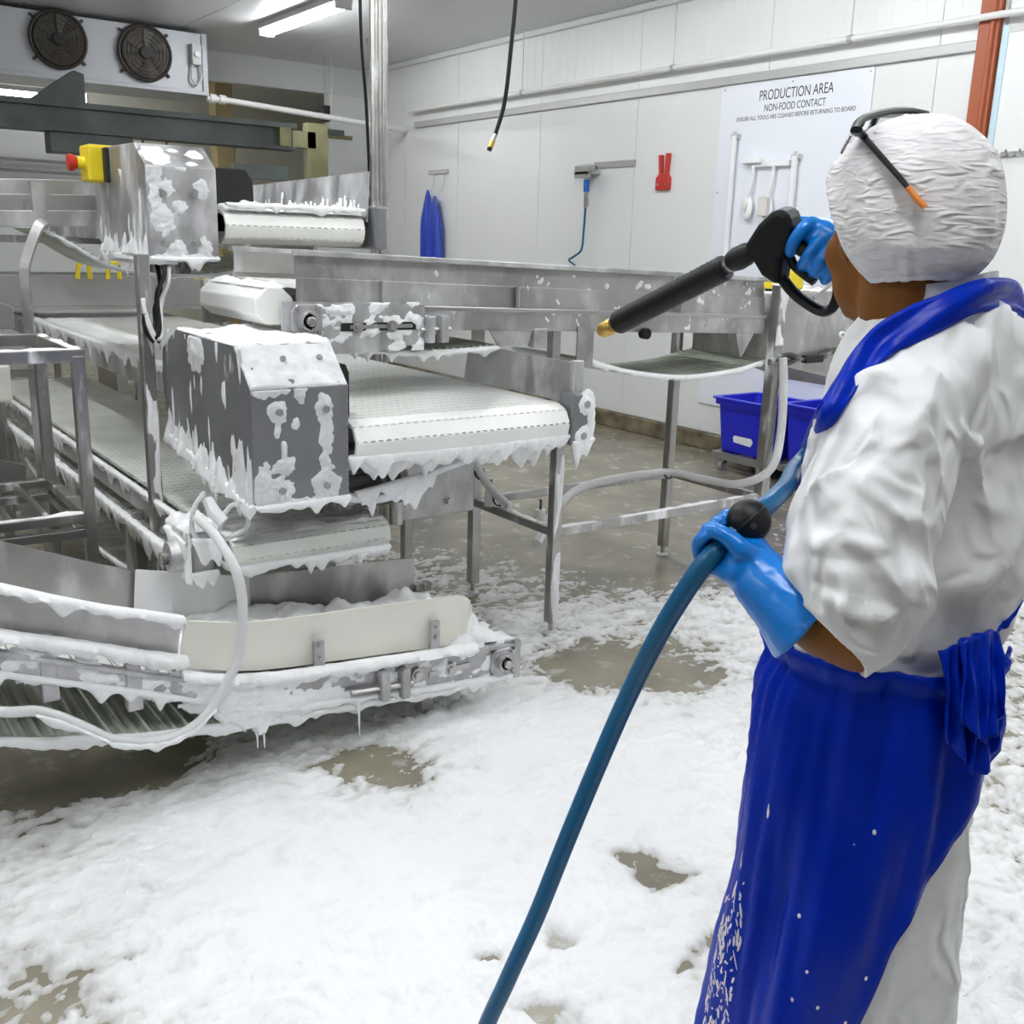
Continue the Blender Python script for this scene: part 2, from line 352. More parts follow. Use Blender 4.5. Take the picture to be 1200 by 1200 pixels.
# red-brown riser and pale door panel
t = thing('riser_pipe', 'red-brown painted riser strip beside the pale blue trimmed door', 'pipe', (WX-.03, 3.55, 1.5))
MB().box(WX-.05, WX-.001, 3.475, 3.60, .13, CZ-.05).build('channel', 'orange_pipe', t, smooth=0, bevel=.008)
MB().cyl((WX-.053, 3.51, 0), (WX-.053, 3.51, CZ-.05), .016, 10).build('pipe', 'orange_pipe', t)
d = MB().box(WX-.04, WX-.001, 1.9, 3.44, 0, 2.72).build('door_1', 'wall', smooth=0, bevel=.004); struct(d, 'white door panel with pale blue edge trim')
MB().box(WX-.047, WX-.001, 3.415, 3.45, 0, 2.74).build('door_trim', 'blue_edge', d, smooth=0)
MB().box(WX-.046, WX-.001, 1.9, 3.415, 2.70, 2.74).build('door_trim', 'grey_trim', d, smooth=0)
MB().box(WX-.02, WX-.001, 3.45, 3.47, 0, CZ-.05).build('door_trim', 'grey_trim', d, smooth=0)
t = thing('coat_hook', 'small steel double hook on the pale door panel', 'hook', (WX-.05, 3.28, 2.06))
MB().box(WX-.047, WX-.04, 3.16, 3.36, 2.045, 2.075).build('hook_plate', 'steel_clean', t, smooth=0)
for y in (3.2, 3.28, 3.335): MB().tube(curve_pts([(WX-.045, y, 2.06), (WX-.09, y+.01, 2.05), (WX-.11, y+.02, 2.08)]), .006, 8).build('hook', 'steel_clean', t)

# ------------------------------------------------------------------ lamps
def lamp(x, y, z, ln, label, group='fluorescent batten lamps', along='y', tail=''):
    t = thing('ceiling_lamp'+tail, label, 'lamp', (x, y, z+.1), group)
    a, b = (.09, ln/2) if along == 'y' else (ln/2, .09)
    MB().box(x-a*.9, x+a*.9, y-b, y+b, z+.05, z+.1).build('housing', 'grey_plastic', t, smooth=0, bevel=.005)
    if along == 'y': MB().tube([(x, y-b+.02, z+.03), (x, y+b-.02, z+.03)], .045, 12, sq=.7).build('diffuser'+tail, 'tube_light', t)
    else: MB().tube([(x-a+.02, y, z+.03), (x+a-.02, y, z+.03)], .045, 12, sq=.7).build('diffuser'+tail, 'tube_light', t)
    for sgn in (-1, 1):
        if along == 'y': MB().box(x-.07, x+.07, y+sgn*b-.01, y+sgn*b+.01, z, z+.1).build('end_cap', 'grey_plastic', t, smooth=0, bevel=.004)
        else: MB().box(x+sgn*a-.01, x+sgn*a+.01, y-.07, y+.07, z, z+.1).build('end_cap', 'grey_plastic', t, smooth=0, bevel=.004)
    return t
lamp(3.92, 8.56, 3.2, 1.5, 'lit fluorescent batten lamp hanging from the grey panelled ceiling')
rows = [(x, y) for x in (.6, 3.92) for y in (.2, 2.6, 5.0)]+[(-2.4, 1.2), (-2.4, 4.5)]      # the same battens go on out of the picture
for k, (x, y) in enumerate(rows): lamp(x, y, 3.2, 1.5, 'lit fluorescent batten lamp on the ceiling above the machines', tail=f'_{k+1}_offscreen')
lamp(2.40, 12.7, 2.86, 1.6, 'lit fluorescent lamp in the cream room behind the cooler unit', along='x')

# ------------------------------------------------------------------ evaporator cooler
ey = 9.95
t = thing('evaporator_unit', 'grey ceiling evaporator cooler with round dark fans', 'cooler', (2.2, ey+.3, 3.0))
MB().box(-.3, 3.56, ey, ey+.6, 2.76, 3.26).build('casing', 'cooler', t, smooth=0, bevel=.008)
MB().box(-.3, 3.6, ey-.02, ey+.62, 2.73, 2.765).build('drip_tray', 'cooler', t, smooth=0, bevel=.006)
MB().box(3.55, 3.6, ey-.02, ey+.6, 2.76, 3.26).build('end_panel', 'cooler', t, smooth=0, bevel=.004)
for cx, cz in ((3.03, 3.03), (2.31, 3.05), (1.59, 3.05), (.87, 3.05)):
    f = MB()
    ring = [(cx+.225*math.cos(a), ey-.03, cz+.225*math.sin(a)) for a in np.linspace(0, 2*math.pi, 37)]
    f.tube(ring, .016, 8, cap=False); f.cyl((cx, ey-.05, cz), (cx, ey+.01, cz), .205, 28)
    fo = f.build('fan', 'fan', t)
    g = MB()
    for rr_ in (.05, .085, .12, .155, .19): g.tube([(cx+rr_*math.cos(a), ey-.06, cz+rr_*math.sin(a)) for a in np.linspace(0, 2*math.pi, 29)], .003, 5, cap=False)
    g.build('fan_guard', 'fan_wire', fo)
    MB().cyl((cx, ey-.075, cz), (cx, ey-.05, cz), .05, 16).build('hub', 'black_plate', fo)
    b = MB()
    for k in range(6):
        a = k*math.pi/3; c_, s_ = math.cos(a), math.sin(a)
        b.prism([(cx+.04*c_, ey-.052, cz+.04*s_), (cx+.19*math.cos(a+.12), ey-.052, cz+.19*math.sin(a+.12)), (cx+.19*math.cos(a+.6), ey-.065, cz+.19*math.sin(a+.6)), (cx+.05*math.cos(a+.7), ey-.06, cz+.05*math.sin(a+.7))], (0, .004, 0))
    b.build('fan_blade', 'fan', fo)
    for a in (R(40), R(140), R(220), R(320)):
        MB().bar((cx+.215*math.cos(a), ey-.03, cz+.215*math.sin(a)), (cx+.275*math.cos(a), ey-.01, cz+.275*math.sin(a)), .02, .02).build('fan_bracket', 'fan', fo)
bx_ = MB().box(3.44, 3.53, ey-.07, ey, 2.98, 3.16).build('isolator_box', 'grey_plastic', t, smooth=0, bevel=.008)
MB().cyl((3.485, ey-.09, 3.07), (3.485, ey-.07, 3.07), .026, 14).build('switch_knob', 'white_pipe', bx_)
MB().tube(curve_pts([(3.45, ey-.04, 2.98), (3.44, ey-.04, 2.86), (3.485, ey-.05, 2.82), (3.53, ey-.04, 2.88), (3.52, ey-.04, 2.98)]), .01, 8).build('cable_loop', 'grey_plastic', t)
t = thing('drain_pipe', 'white drain pipe sloping from the cooler corner to the wall', 'pipe', (4.5, ey, 2.7))
MB().tube([(3.6, ey+.05, 2.72), (3.85, ey+.05, 2.715), (WX-.05, ey+.1, 2.62)], .028, 12).build('pipe', 'white_pipe', t)
for x, z in ((3.75, 2.72), (3.66, 2.72)): MB().cyl((x-.03, ey+.05, z), (x+.03, ey+.05, z-.002), .042, 12).build('pipe_coupling', 'white_pipe', t)
MB().cyl((4.9, ey+.08, 2.67), (4.9, ey+.08, 3.3), .004, 6).build('hanger_rod', 'grey_trim', t)

# ------------------------------------------------------------------ overhead dark steelwork behind
t = thing('steel_beam', 'dark grey steel beam hung across the background', 'beam', (2.5, 8.5, 2.1))
MB().box(-1.5, 3.76, 8.44, 8.56, 2.2, 2.38).build('web', 'beam', t, smooth=0, bevel=.004)
MB().box(-1.5, 3.78, 8.40, 8.62, 2.36, 2.40).build('flange', 'beam', t, smooth=0)
MB().box(-1.5, 3.78, 8.40, 8.62, 2.19, 2.215).build('flange', 'beam', t, smooth=0)
MB().box(3.62, 3.72, 8.38, 8.44, 2.215, 2.36).build('stiffener', 'beam_olive', t, smooth=0)
MB().prism([(1.75, 8.42, 2.40), (2.12, 8.42, 2.40), (2.12, 8.42, 2.60), (2.05, 8.42, 2.62)], (0, .2, 0)).build('gusset', 'beam', t, smooth=0)
MB().box(1.85, 2.45, 8.42, 8.6, 2.04, 2.19).build('trolley_block', 'beam', t, smooth=0, bevel=.01)
for x in (0, -1): MB().cyl((x, 8.5, 2.4), (x, 8.5, CZ), .012, 8).build('hanger_rod', 'grey_trim', t)
t = thing('olive_frame', 'olive painted steel frame under the dark beam', 'frame', (3.2, 9.2, 2))
MB().box(2.5, 4.3, 9.15, 9.25, 2.28, 2.42).build('rail', 'beam_olive', t, smooth=0)
MB().box(4.22, 4.42, 9.15, 9.25, 2.0, 2.5).build('post', 'beam_olive', t, smooth=0)
MB().box(4.3, 4.42, 9.15, 9.25, 0, 2.0).build('post', 'grey_trim', t, smooth=0)
MB().box(3.5, 4.0, 9.1, 9.2, 1.98, 2.1).build('cross_rail', 'beam', t, smooth=0)
MB().box(3.2, 4.2, 9.1, 9.2, 1.7, 1.8).build('cross_rail', 'beam', t, smooth=0)
for x in (2.55, 2.75, 2.95, 3.55): MB().cyl((x, 9.2, 2.0), (x, 9.2, 2.3), .012, 8).build('hanging_rod', 'beam_olive', t)
MB().box(2.45, 3.2, 9.15, 9.25, 2.0, 2.06).build('rail', 'beam_olive', t, smooth=0)
t = thing('square_column', 'tan brown square column in the room beyond', 'column', (4.45, 12, 0))
MB().box(4.42, 4.62, 12.0, 12.2, 0, 3.2).build('shaft', mat('tan_paint', (.42, .33, .16), .6), t, smooth=0)
MB().box(4.38, 4.66, 11.96, 12.24, 0, .12).build('plinth', 'kerb', t, smooth=0)
t = thing('hoist_chain_block', 'dark ceiling hoist block hung in front of the opening', 'hoist', (5.05, 10.4, 2.6))
MB().cyl((5.0, 10.4, 2.58), (5.0, 10.4, 3.3), .006, 6).build('rod', 'grey_trim', t)
MB().box(4.96, 5.04, 10.36, 10.44, 2.66, 2.82).build('block', 'black_plate', t, smooth=0, bevel=.01)
MB().box(4.4, 5.3, 10.38, 10.42, 2.5, 2.54).build('track', 'beam_olive', t, smooth=0)
MB().box(4.75, 5.2, 10.37, 10.43, 2.54, 2.59).build('trolley', 'beam', t, smooth=0)
# far white tank and trough behind the machines
t = thing('white_tank', 'white smooth-sided tank with pipe rails behind the machines', 'tank', (1.0, 10.6, 0))
MB().box(-1.5, 2.9, 10.0, 10.9, .35, 2.4).build('body', 'wall', t, smooth=0, bevel=.05)
for x in (-1.3, .8, 2.7): MB().box(x-.05, x+.05, 10.1, 10.8, 0, .36).build('leg', 'steel_clean', t, smooth=0)
for z in (2.06, 1.97): MB().cyl((-1.4, 9.95, z), (2.85, 9.95, z), .014, 8).build('rail', 'steel_clean', t)
for x in (.6, 2.55): MB().box(x-.03, x+.03, 9.93, 10.0, 1.93, 2.12).build('rail_bracket', 'steel_clean', t, smooth=0)
MB().prism([(1.95, 9.99, 1.66), (2.1, 9.99, 1.61), (2.25, 9.99, 1.66), (2.1, 9.99, 1.71)], (0, .02, 0)).build('diamond_plate', 'grey_trim', t, smooth=0)
t = thing('steel_trough', 'long stainless trough with yellow clips behind the main conveyor', 'trough', (2.0, 6.6, 0))
MB().box(.2, 2.62, 6.5, 6.53, 1.06, 1.24).build('side_panel', 'steel_clean', t, smooth=0, bevel=.004)
MB().box(.2, 2.62, 6.95, 6.98, 1.06, 1.24).build('side_panel', 'steel_clean', t, smooth=0)
MB().box(.2, 2.62, 6.5, 6.98, 1.04, 1.06).build('floor_panel', 'steel_clean', t, smooth=0)
for x in (.6, 2.55): 
    for y in (6.56, 6.92): MB().box(x-.02, x+.02, y-.02, y+.02, 0, 1.04).build('leg', 'tube', t, smooth=0)
for x in (1.55, 1.72, 2.25, 2.9-.4): 
    MB().tube(curve_pts([(x-.03, 6.5, 1.22), (x-.02, 6.49, 1.3), (x+.03, 6.49, 1.31), (x+.04, 6.5, 1.22)]), .014, 8).build('clip', 'yellow', t)
# column of conduits
t = thing('conduit_column', 'tall bundle of stainless conduits rising from conveyor to ceiling', 'conduit', (2.6, 4.75, 0))
for k, (dx, r_) in enumerate(((0, .022), (.032, .014), (.056, .018))): MB().cyl((2.545+dx, 4.75, 0), (2.545+dx, 4.75, CZ), r_, 12).build('conduit', 'tube', t)
for z in (1.7, 2.4, 3.0): MB().box(2.52, 2.63, 4.76, 4.78, z, z+.03).build('clamp', 'steel_clean', t, smooth=0)
# hanging cables
t = thing('drop_hose', 'black hose hanging from the ceiling with a brass end fitting', 'hose', (3.0, 4.25, CZ))
hp = curve_pts([(3.02, 4.24, CZ), (3.02, 4.24, 2.75), (3.0, 4.25, 2.4), (2.985, 4.27, 2.15), (2.95, 4.29, 2.0)])
MB().tube(hp, .010, 10).build('hose', 'black', t)
MB().tube([hp[-1], hp[-1]+np.array([-.012, .006, -.03])], .011, 10).build('ferrule', 'steel_clean', t)
MB().tube([hp[-1]+np.array([-.012, .006, -.03]), hp[-1]+np.array([-.022, .01, -.06])], .014, 10).build('fitting', 'brass', t)
MB().tube([hp[-1]+np.array([-.022, .01, -.06]), hp[-1]+np.array([-.028, .012, -.076])], .012, 10).build('tip', 'black', t)
t = thing('drop_cable', 'thin black cable hanging from the ceiling beside the conduit column', 'cable', (2.77, 5.3, CZ))
MB().tube(curve_pts([(2.76, 5.3, CZ), (2.76, 5.3, 2.6), (2.79, 5.3, 2.2), (2.81, 5.3, 1.75), (2.8, 5.3, 1.5)]), .009, 8).build('cable', 'black', t)

# ------------------------------------------------------------------ wall things
bd = thing('tool_board', 'white shadow board headed production area on the panel wall', 'board', (WX-.01, 4.93, 1.7))
MB().box(WX-.0125, WX-.001, 4.285, 5.56, .35, 2.625).build('panel', 'board', bd, smooth=0, bevel=.002)
def text(s, size, y, z, wscale=1.0):
    c = bpy.data.curves.new('t', 'FONT'); c.body = s; c.size = size; c.align_x = 'CENTER'; c.extrude = .0004
    o = bpy.data.objects.new('t', c); COL.objects.link(o); dg = bpy.context.evaluated_depsgraph_get()
    me = bpy.data.meshes.new_from_object(o.evaluated_get(dg)); bpy.data.objects.remove(o)
    wd = max(v.co.x for v in me.vertices)-min(v.co.x for v in me.vertices)
    k = wscale/wd
    o = bpy.data.objects.new('lettering', me); COL.objects.link(o); me.materials.clear(); me.materials.append(M['ink'])
    me.transform(Matrix(((0, 0, -1, WX-.0132), (-k, 0, 0, y), (0, 1, 0, z), (0, 0, 0, 1)))); put(o, bd)
    o['label'] = 'printed line reading '+s.lower(); return o
text('PRODUCTION AREA', .094, 4.893, 2.502, .62)
text('NON-FOOD CONTACT', .068, 4.893, 2.428, .515)
text('ENSURE ALL TOOLS ARE CLEANED BEFORE RETURNING TO BOARD', .04, 4.895, 2.378, 1.0)
for y, z in ((4.31, 2.6), (4.92, 2.6), (5.53, 2.6), (5.53, 1.9)): MB().cyl((WX-.014, y, z), (WX-.012, y, z), .008, 8).build('screw', 'grey_trim', bd)
def pole_tool(y, ztop, label):
    t = thing('tool_pole', label, 'pole', (WX-.04, y, ztop))
    MB().cyl((WX-.045, y, ztop-1.15), (WX-.045, y, ztop), .022, 12).build('shaft', 'tool_white', t)
    MB().cyl((WX-.045, y, ztop-.02), (WX-.045, y, ztop+.03), .013, 10).build('hanging_tip', 'grey_plastic', t)
    MB().box(WX-.05, WX-.0135, y-.035, y+.035, ztop-.02, ztop+.012).build('wall_clip', 'grey_plastic', t, smooth=0, bevel=.004)
pole_tool(5.375, 2.28, 'long white tool handle on the board beside the board edge')
pole_tool(4.815, 2.12, 'shorter white tool handle hung to the side of the brush rack')
t = thing('tool_rack', 'small white hook rack on the tool board', 'rack', (WX-.03, 5.05, 2.09))
MB().box(WX-.05, WX-.012, 4.86, 5.2, 2.06, 2.10).build('rail', 'tool_white', t, smooth=0, bevel=.006)
MB().box(WX-.08, WX-.012, 5.1, 5.27, 2.085, 2.125).build('holder', 'tool_white', t, smooth=0, bevel=.008)
def brush(y, label, bristly):
    t = thing('hand_brush', label, 'brush', (WX-.05, y, 2.06), 'brushes on the tool board')
    MB().tube(curve_pts([(WX-.05, y, 2.07), (WX-.05, y, 1.98), (WX-.055, y+.02, 1.88), (WX-.05, y+.03, 1.84)]), [.012]*25, 10).build('handle', 'tool_white', t)
    h = MB().ell((WX-.05, y+.03, 1.79), ((0, .05, .0), (.02, 0, 0), (0, 0, .085)))
    h.build('head', 'tool_white', t)
    if bristly: MB().box(WX-.1, WX-.06, y-.01, y+.07, 1.73, 1.86).build('bristles', 'bristle', t, smooth=0, bevel=.006)
    else: MB().ell((WX-.075, y+.03, 1.8), ((0, .02, 0), (.012, 0, 0), (0, 0, .035))).build('bristles', 'bristle', t)
brush(5.17, 'white scrubbing brush with an oval head on the tool board', False)
brush(4.99, 'white brush with square pale bristles on the tool board', True)
t = thing('paper_notice', 'white printed notice sheet low on the tool board', 'notice', (WX-.02, 4.6, .9))
MB().box(WX-.0165, WX-.013, 4.35, 4.85, .62, 1.0).build('sheet', 'paper', t, smooth=0)
for z in (.94, .91): MB().box(WX-.0175, WX-.016, 4.5, 4.8, z, z+.006).build('printed_line', 'grey_trim', t, smooth=0)
MB().box(WX-.0175, WX-.016, 4.40, 4.44, .66, .70).build('emblem', 'ink', t, smooth=0)
# hanging blue apron
t = thing('hanging_apron', 'blue plastic apron folded over a steel wall hook', 'apron', (WX-.06, 9.5, 2.2))
MB().box(WX-.02, WX, 9.25, 9.62, 2.16, 2.20).build('hook_rail', 'grey_trim', t, smooth=0)
for y in (9.3, 9.5): MB().tube(curve_pts([(WX-.02, y, 2.16), (WX-.03, y, 2.05), (WX-.05, y+.02, 1.98)]), .004, 6).build('hook_wire', 'grey_trim', t)
for yc, zt_, wd_, dx in ((9.53, 2.0, .105, 0), (9.40, 1.94, .10, .008)):
    rs = []
    for i in range(24):
        k = i/23; z = zt_-.95*k; wd = wd_*(.12+.88*min(1, k*3.4)**.7)+.035*k; ring = []
        for j in range(40):
            a = 2*math.pi*j/40; fold = .022*math.sin(a*5+k*2+yc*40)*min(1, k*2+.15)
            ring.append((WX-.075+dx+(.035+fold)*math.sin(a)*(.3+.7*min(1, k*3)), yc+(wd+fold*.35)*math.cos(a)-.02*k, z))
        rs.append(ring)
    MB().rings(rs).build('apron_sheet', 'apron_hang', t, smooth=70)
# air gun bracket
t = thing('air_line_bracket', 'steel wall bracket holding an air blow gun with a thin blue hose', 'bracket', (WX-.05, 6.9, 2.1))
MB().box(WX-.013, WX-.001, 6.45, 6.95, 2.12, 2.17).build('wall_plate', 'steel_clean', t, smooth=0)
MB().box(WX-.12, WX-.001, 6.88, 7.08, 2.07, 2.09).build('holder', 'steel_clean', t, smooth=0); MB().box(WX-.12, WX-.1, 6.88, 7.08, 2.04, 2.14).build('holder', 'steel_clean', t, smooth=0, bevel=.006)
MB().box(WX-.1, WX-.02, 6.92, 7.04, 2.09, 2.15).build('clamp', 'grey_trim', t, smooth=0, bevel=.01)
MB().cyl((WX-.07, 6.97, 2.03), (WX-.07, 6.97, 1.93), .025, 12).build('gun_body', mat('blue_gun', (.01, .12, .5), .4), t)
MB().cyl((WX-.07, 6.97, 1.93), (WX-.07, 6.97, 1.80), .017, 10).build('gun_nozzle', 'steel_clean', t)
MB().bar((WX-.1, 6.93, 1.93), (WX-.1, 6.90, 1.82), .012, .02).build('trigger', 'steel_clean', t)
MB().tube(curve_pts([(WX-.07, 6.97, 1.82), (WX-.07, 6.98, 1.6), (WX-.07, 7.0, 1.46), (WX-.07, 7.1, 1.40), (WX-.07, 7.16, 1.37), (WX-.07, 7.08, 1.33)]), .009, 8).build('air_hose', 'hose_blue', t)
t = thing('red_bracket', 'small red plastic bracket on the panel wall', 'bracket', (WX, 6.1, 2.1))
MB().prism([(WX-.03, 6.18, 1.93), (WX-.03, 6.03, 1.93), (WX-.03, 6.03, 2.02), (WX-.03, 6.055, 2.05), (WX-.03, 6.045, 2.2), (WX-.03, 6.085, 2.2), (WX-.03, 6.09, 2.06), (WX-.03, 6.12, 2.06), (WX-.03, 6.125, 2.19), (WX-.03, 6.165, 2.19), (WX-.03, 6.15, 2.05), (WX-.03, 6.18, 2.02)], (.03, 0, 0)).build('clip', 'red', t, smooth=0, bevel=.006)
for y in (6.06, 6.15): MB().cyl((WX-.034, y, 1.97), (WX-.03, y, 1.97), .009, 8).build('screw', 'steel_clean', t)

# ------------------------------------------------------------------ bins on dollies
def bin_(x0, x1, y0, y1, z0, z1, label):
    t = thing('storage_bin', label, 'bin', ((x0+x1)/2, (y0+y1)/2, z0))
    def ring(z, off, rnd=.04, n=5):
        a, b, c, d = x0-off, x1+off, y0-off, y1+off; out = []
        for (cx, cy, s) in ((b-rnd, d-rnd, 0), (a+rnd, d-rnd, 1), (a+rnd, c+rnd, 2), (b-rnd, c+rnd, 3)):
            for k in range(n): q = (s+k/(n-1))*math.pi/2; out.append((cx+rnd*math.cos(q), cy+rnd*math.sin(q), z))
        return out
    zz = z1-z0
    rs = [ring(z0, -.035), ring(z0+.02, -.03), ring(z1-.05, -.006), ring(z1-.05, .014), ring(z1-.012, .016), ring(z1-.012, .03), ring(z1, .03), ring(z1, -.012), ring(z0+.03, -.045)]
    MB().rings(rs).build('tub', 'bin', t, smooth=40)
    return t
def dolly(x0, x1, y0, y1, z, label):
    t = thing('bin_dolly', label, 'dolly', ((x0+x1)/2, (y0+y1)/2, 0))
    MB().box(x0, x1, y0, y0+.04, z-.05, z).build('frame_bar', 'steel_clean', t, smooth=0, bevel=.004); MB().box(x0, x1, y1-.04, y1, z-.05, z).build('frame_bar', 'steel_clean', t, smooth=0, bevel=.004)
    MB().box(x0, x0+.04, y0+.04, y1-.04, z-.05, z).build('frame_bar', 'steel_clean', t, smooth=0, bevel=.004); MB().box(x1-.04, x1, y0+.04, y1-.04, z-.05, z).build('frame_bar', 'steel_clean', t, smooth=0, bevel=.004)
    for x in (x0+.06, x1-.06):
        for y in (y0+.06, y1-.06):
            c = MB().box(x-.022, x+.022, y-.022, y+.022, z-.085, z-.05).build('caster', 'steel_clean', t, smooth=0)
            MB().cyl((x, y-.014, .035), (x, y+.014, .035), .035, 16).build('wheel', 'grey_plastic', c)
bin_(5.33, 5.75, 4.42, 4.95, .135, .51, 'blue plastic storage bin with a torn white label on a dolly')
dolly(5.3, 5.74, 4.42, 4.93, .132, 'low steel dolly under the bin with the torn label')
t = MB().add([(5.352, *p) for p in ((4.78, .21), (4.63, .2), (4.61, .235), (4.64, .27), (4.68, .275), (4.70, .295), (4.73, .28), (4.77, .27), (4.79, .24))]+[(5.36, *p) for p in ((4.78, .21), (4.63, .2), (4.61, .235), (4.64, .27), (4.68, .275), (4.70, .295), (4.73, .28), (4.77, .27), (4.79, .24))], [tuple(range(9)), tuple(range(17, 8, -1))]+[(i, (i+1) % 9, 9+(i+1) % 9, 9+i) for i in range(9)]).build('torn_label', 'paper', [o for o in bpy.data.objects if o.name == 'storage_bin'][0], smooth=0)
bin_(5.3, 5.72, 3.82, 4.33, .16, .55, 'plain blue plastic storage bin nearer the worker on a dolly')
dolly(5.28, 5.7, 3.82, 4.32, .157, 'low steel dolly under the plain blue bin')

# ================================================================== CONVEYORS
_modcache = {}
def module_mesh(width, pitch, m, th=.012, teeth=.026):
    k = (width, pitch, m)
    if k in _modcache: return _modcache[k]
    mb = MB().box(-width/2, width/2, -pitch/2+.0025, pitch/2-.005, -th, 0)
    n = int(width/teeth)
    for i in range(n):
        x = -width/2+(i+.5)*width/n; mb.box(x-.006, x+.006, pitch/2-.006, pitch/2+.001, -th, -.0005)
    o = mb.build('belt_module', m, None, smooth=0); me = o.data; bpy.data.objects.remove(o); _modcache[k] = me; return me
def run_belt(parent, x0, x1, yf, yb, zt, zb, pitch, m, n_ind=60, back_nose=False):
    """modular belt whose roller axis lies along x; modules near the nose are parts of their own"""
    width = x1-x0; r = (zt-zb)/2; cy, cz = yf+r, (zt+zb)/2; nose = math.pi*r
    def at(s):  # s<0 top strand (towards the back), 0..nose round the end, >nose return strand
        if s < 0: return cy-s, zt, 0.
        if s < nose: a = s/r; return cy-r*math.sin(a), cz+r*math.cos(a), a
        return cy+(s-nose), zb, math.pi
    s_lo = -(yb-cy); s_hi = nose+(min(yb, cy+1.6)-cy); me = module_mesh(width, pitch, m); cand = []
    s = -pitch*int(-s_lo/pitch)
    while s+pitch <= s_hi:
        y0, z0, _ = at(s); y1, z1, _ = at(s+pitch); cand.append((s, y0, z0, y1, z1)); s += pitch
    cand.sort(key=lambda c: abs(c[0]-0.05)); rest = MB()
    for i, (s, y0, z0, y1, z1) in enumerate(cand):
        d = np.array([y1-y0, z1-z0]); d /= np.linalg.norm(d); nrm = np.array([d[1], -d[0]])   # outward
        # local y axis runs towards the nose on the top strand
        mtx = Matrix(((-1, 0, 0, (x0+x1)/2), (0, d[0], nrm[0], (y0+y1)/2), (0, d[1], nrm[1], (z0+z1)/2), (0, 0, 0, 1)))
        if i < n_ind:
            o = bpy.data.objects.new('belt_module', me); COL.objects.link(o); o.parent = parent
            o.matrix_parent_inverse = Matrix.Translation(-parent.location); o.matrix_basis = mtx
        else:
            c = np.array([(x0+x1)/2, (y0+y1)/2, (z0+z1)/2]); dd = np.array([0, d[0], d[1]])*pitch*.47; nn = np.array([0, nrm[0], nrm[1]])*.012; xx = np.array([width/2, 0, 0])
            rest.prism([c-xx-dd, c+xx-dd, c+xx+dd, c-xx+dd], -nn)
    if rest.v: tag(rest.build('belt_run', m, parent, smooth=0), kind='stuff')
def bolt(parent, p, n, r=.014, m='steel_clean'):
    p = np.array(p, float); n = np.array(n, float)
    w_ = MB().tube([p, p+n*.004], r*1.5, 14); w_.tube([p+n*.004, p+n*.014], r, 6); return w_.build('bolt', m, parent, smooth=30)
def bearing(parent, p, n, size=.05, m='steel_mid'):
    """square flange bearing with stepped housing; n = outward axis (unit)"""
    p = np.array(p, float); n = np.array(n, float); u = np.array([0, 0, 1.]); v = np.cross(n, u)
    mb = MB(); k = size
    cs = [(-1, -.6), (-.6, -1), (.6, -1), (1, -.6), (1, .6), (.6, 1), (-.6, 1), (-1, .6)]
    mb.prism([p+v*a*k+u*b*k for a, b in cs], n*.016); b_ = mb.build('flange_bearing', m, parent, smooth=30, bevel=.004)
    q = p+n*.016; MB().tube([q, q+n*.006, q+n*.006, q+n*.018, q+n*.018, q+n*.012, q+n*.012], [k*.72, k*.72, k*.62, k*.58, k*.44, k*.44, .001], 20).build('housing', m, b_, smooth=30)
    MB().tube([q, q+n*.03, q+n*.033], [k*.3, k*.3, k*.22], 14).build('shaft_end', 'steel_clean', b_, smooth=30)
    for a in (-1, 1):
        for c in (-1, 1): MB().tube([q+v*a*k*.72+u*c*k*.72, q+v*a*k*.72+u*c*k*.72+n*.01], k*.15, 6).build('bolt', 'steel_clean', b_, smooth=30)
    return b_
def leg(parent, x, y, z0, z1, w_=.04, m='tube', foot=True):
    o = MB().box(x-w_/2, x+w_/2, y-w_/2, y+w_/2, z0+(.05 if foot else 0), z1).build('leg', m, parent, smooth=0, bevel=.004)
    if foot: MB().cyl((x, y, z0+.01), (x, y, z0+.06), .01, 10).build('foot_stem', 'steel_clean', o); MB().tube([(x, y, z0), (x, y, z0+.008), (x, y, z0+.016)], [.03, .03, .012], 14).build('foot_pad', 'grey_plastic', o)
    return o
def cover(parent, x0, x1, prof, m, foam=None):
    """folded sheet drive cover: profile (y,z) extruded along x"""
    o = MB().prism([(x0, y, z) for y, z in prof], (x1-x0, 0, 0)).build('drive_cover', m, parent, smooth=0, bevel=.004); return o

# ------------------------------------------------------------------ main conveyor A
A = thing('belt_conveyor', 'main belt conveyor with dark faceted drive cover covered in foam', 'conveyor', (1.7, 3.2, 0))
ax0, ax1 = 1.335, 2.115
run_belt(A, ax0, ax1, 2.60, 9.2, .99, .85, .05, 'belt', 90)
for s_, xx in (('l', 1.27), ('r', 2.135)):
    MB().box(xx-.012, xx+.012, 2.78, 9.2, .875, .985).build('side_frame', 'steel_mid', A, smooth=0, bevel=.004)
MB().box(1.258, 1.30, 3.42, 9.2, .978, 1.0).build('side_rail', 'foam_wet', A, smooth=0, bevel=.006)
MB().box(1.30, 2.11, 2.86, 9.1, .875, .955).build('bed', 'belt_wet', A, smooth=0)
drips(A, [(1.255, 3.42, .99), (1.255, 5.2, .99), (1.255, 7.5, .99)], .022, .07, .014, 3, .05)
foam_sheet(A, (1.28, 3.4, .99), (1, 0, 0), (0, 1, 0), (0, 0, 1), .35, 3.5, .016, lambda u, v: .012*(fbm(u*9, v*4, 3, 4)+.55-u*3.2))
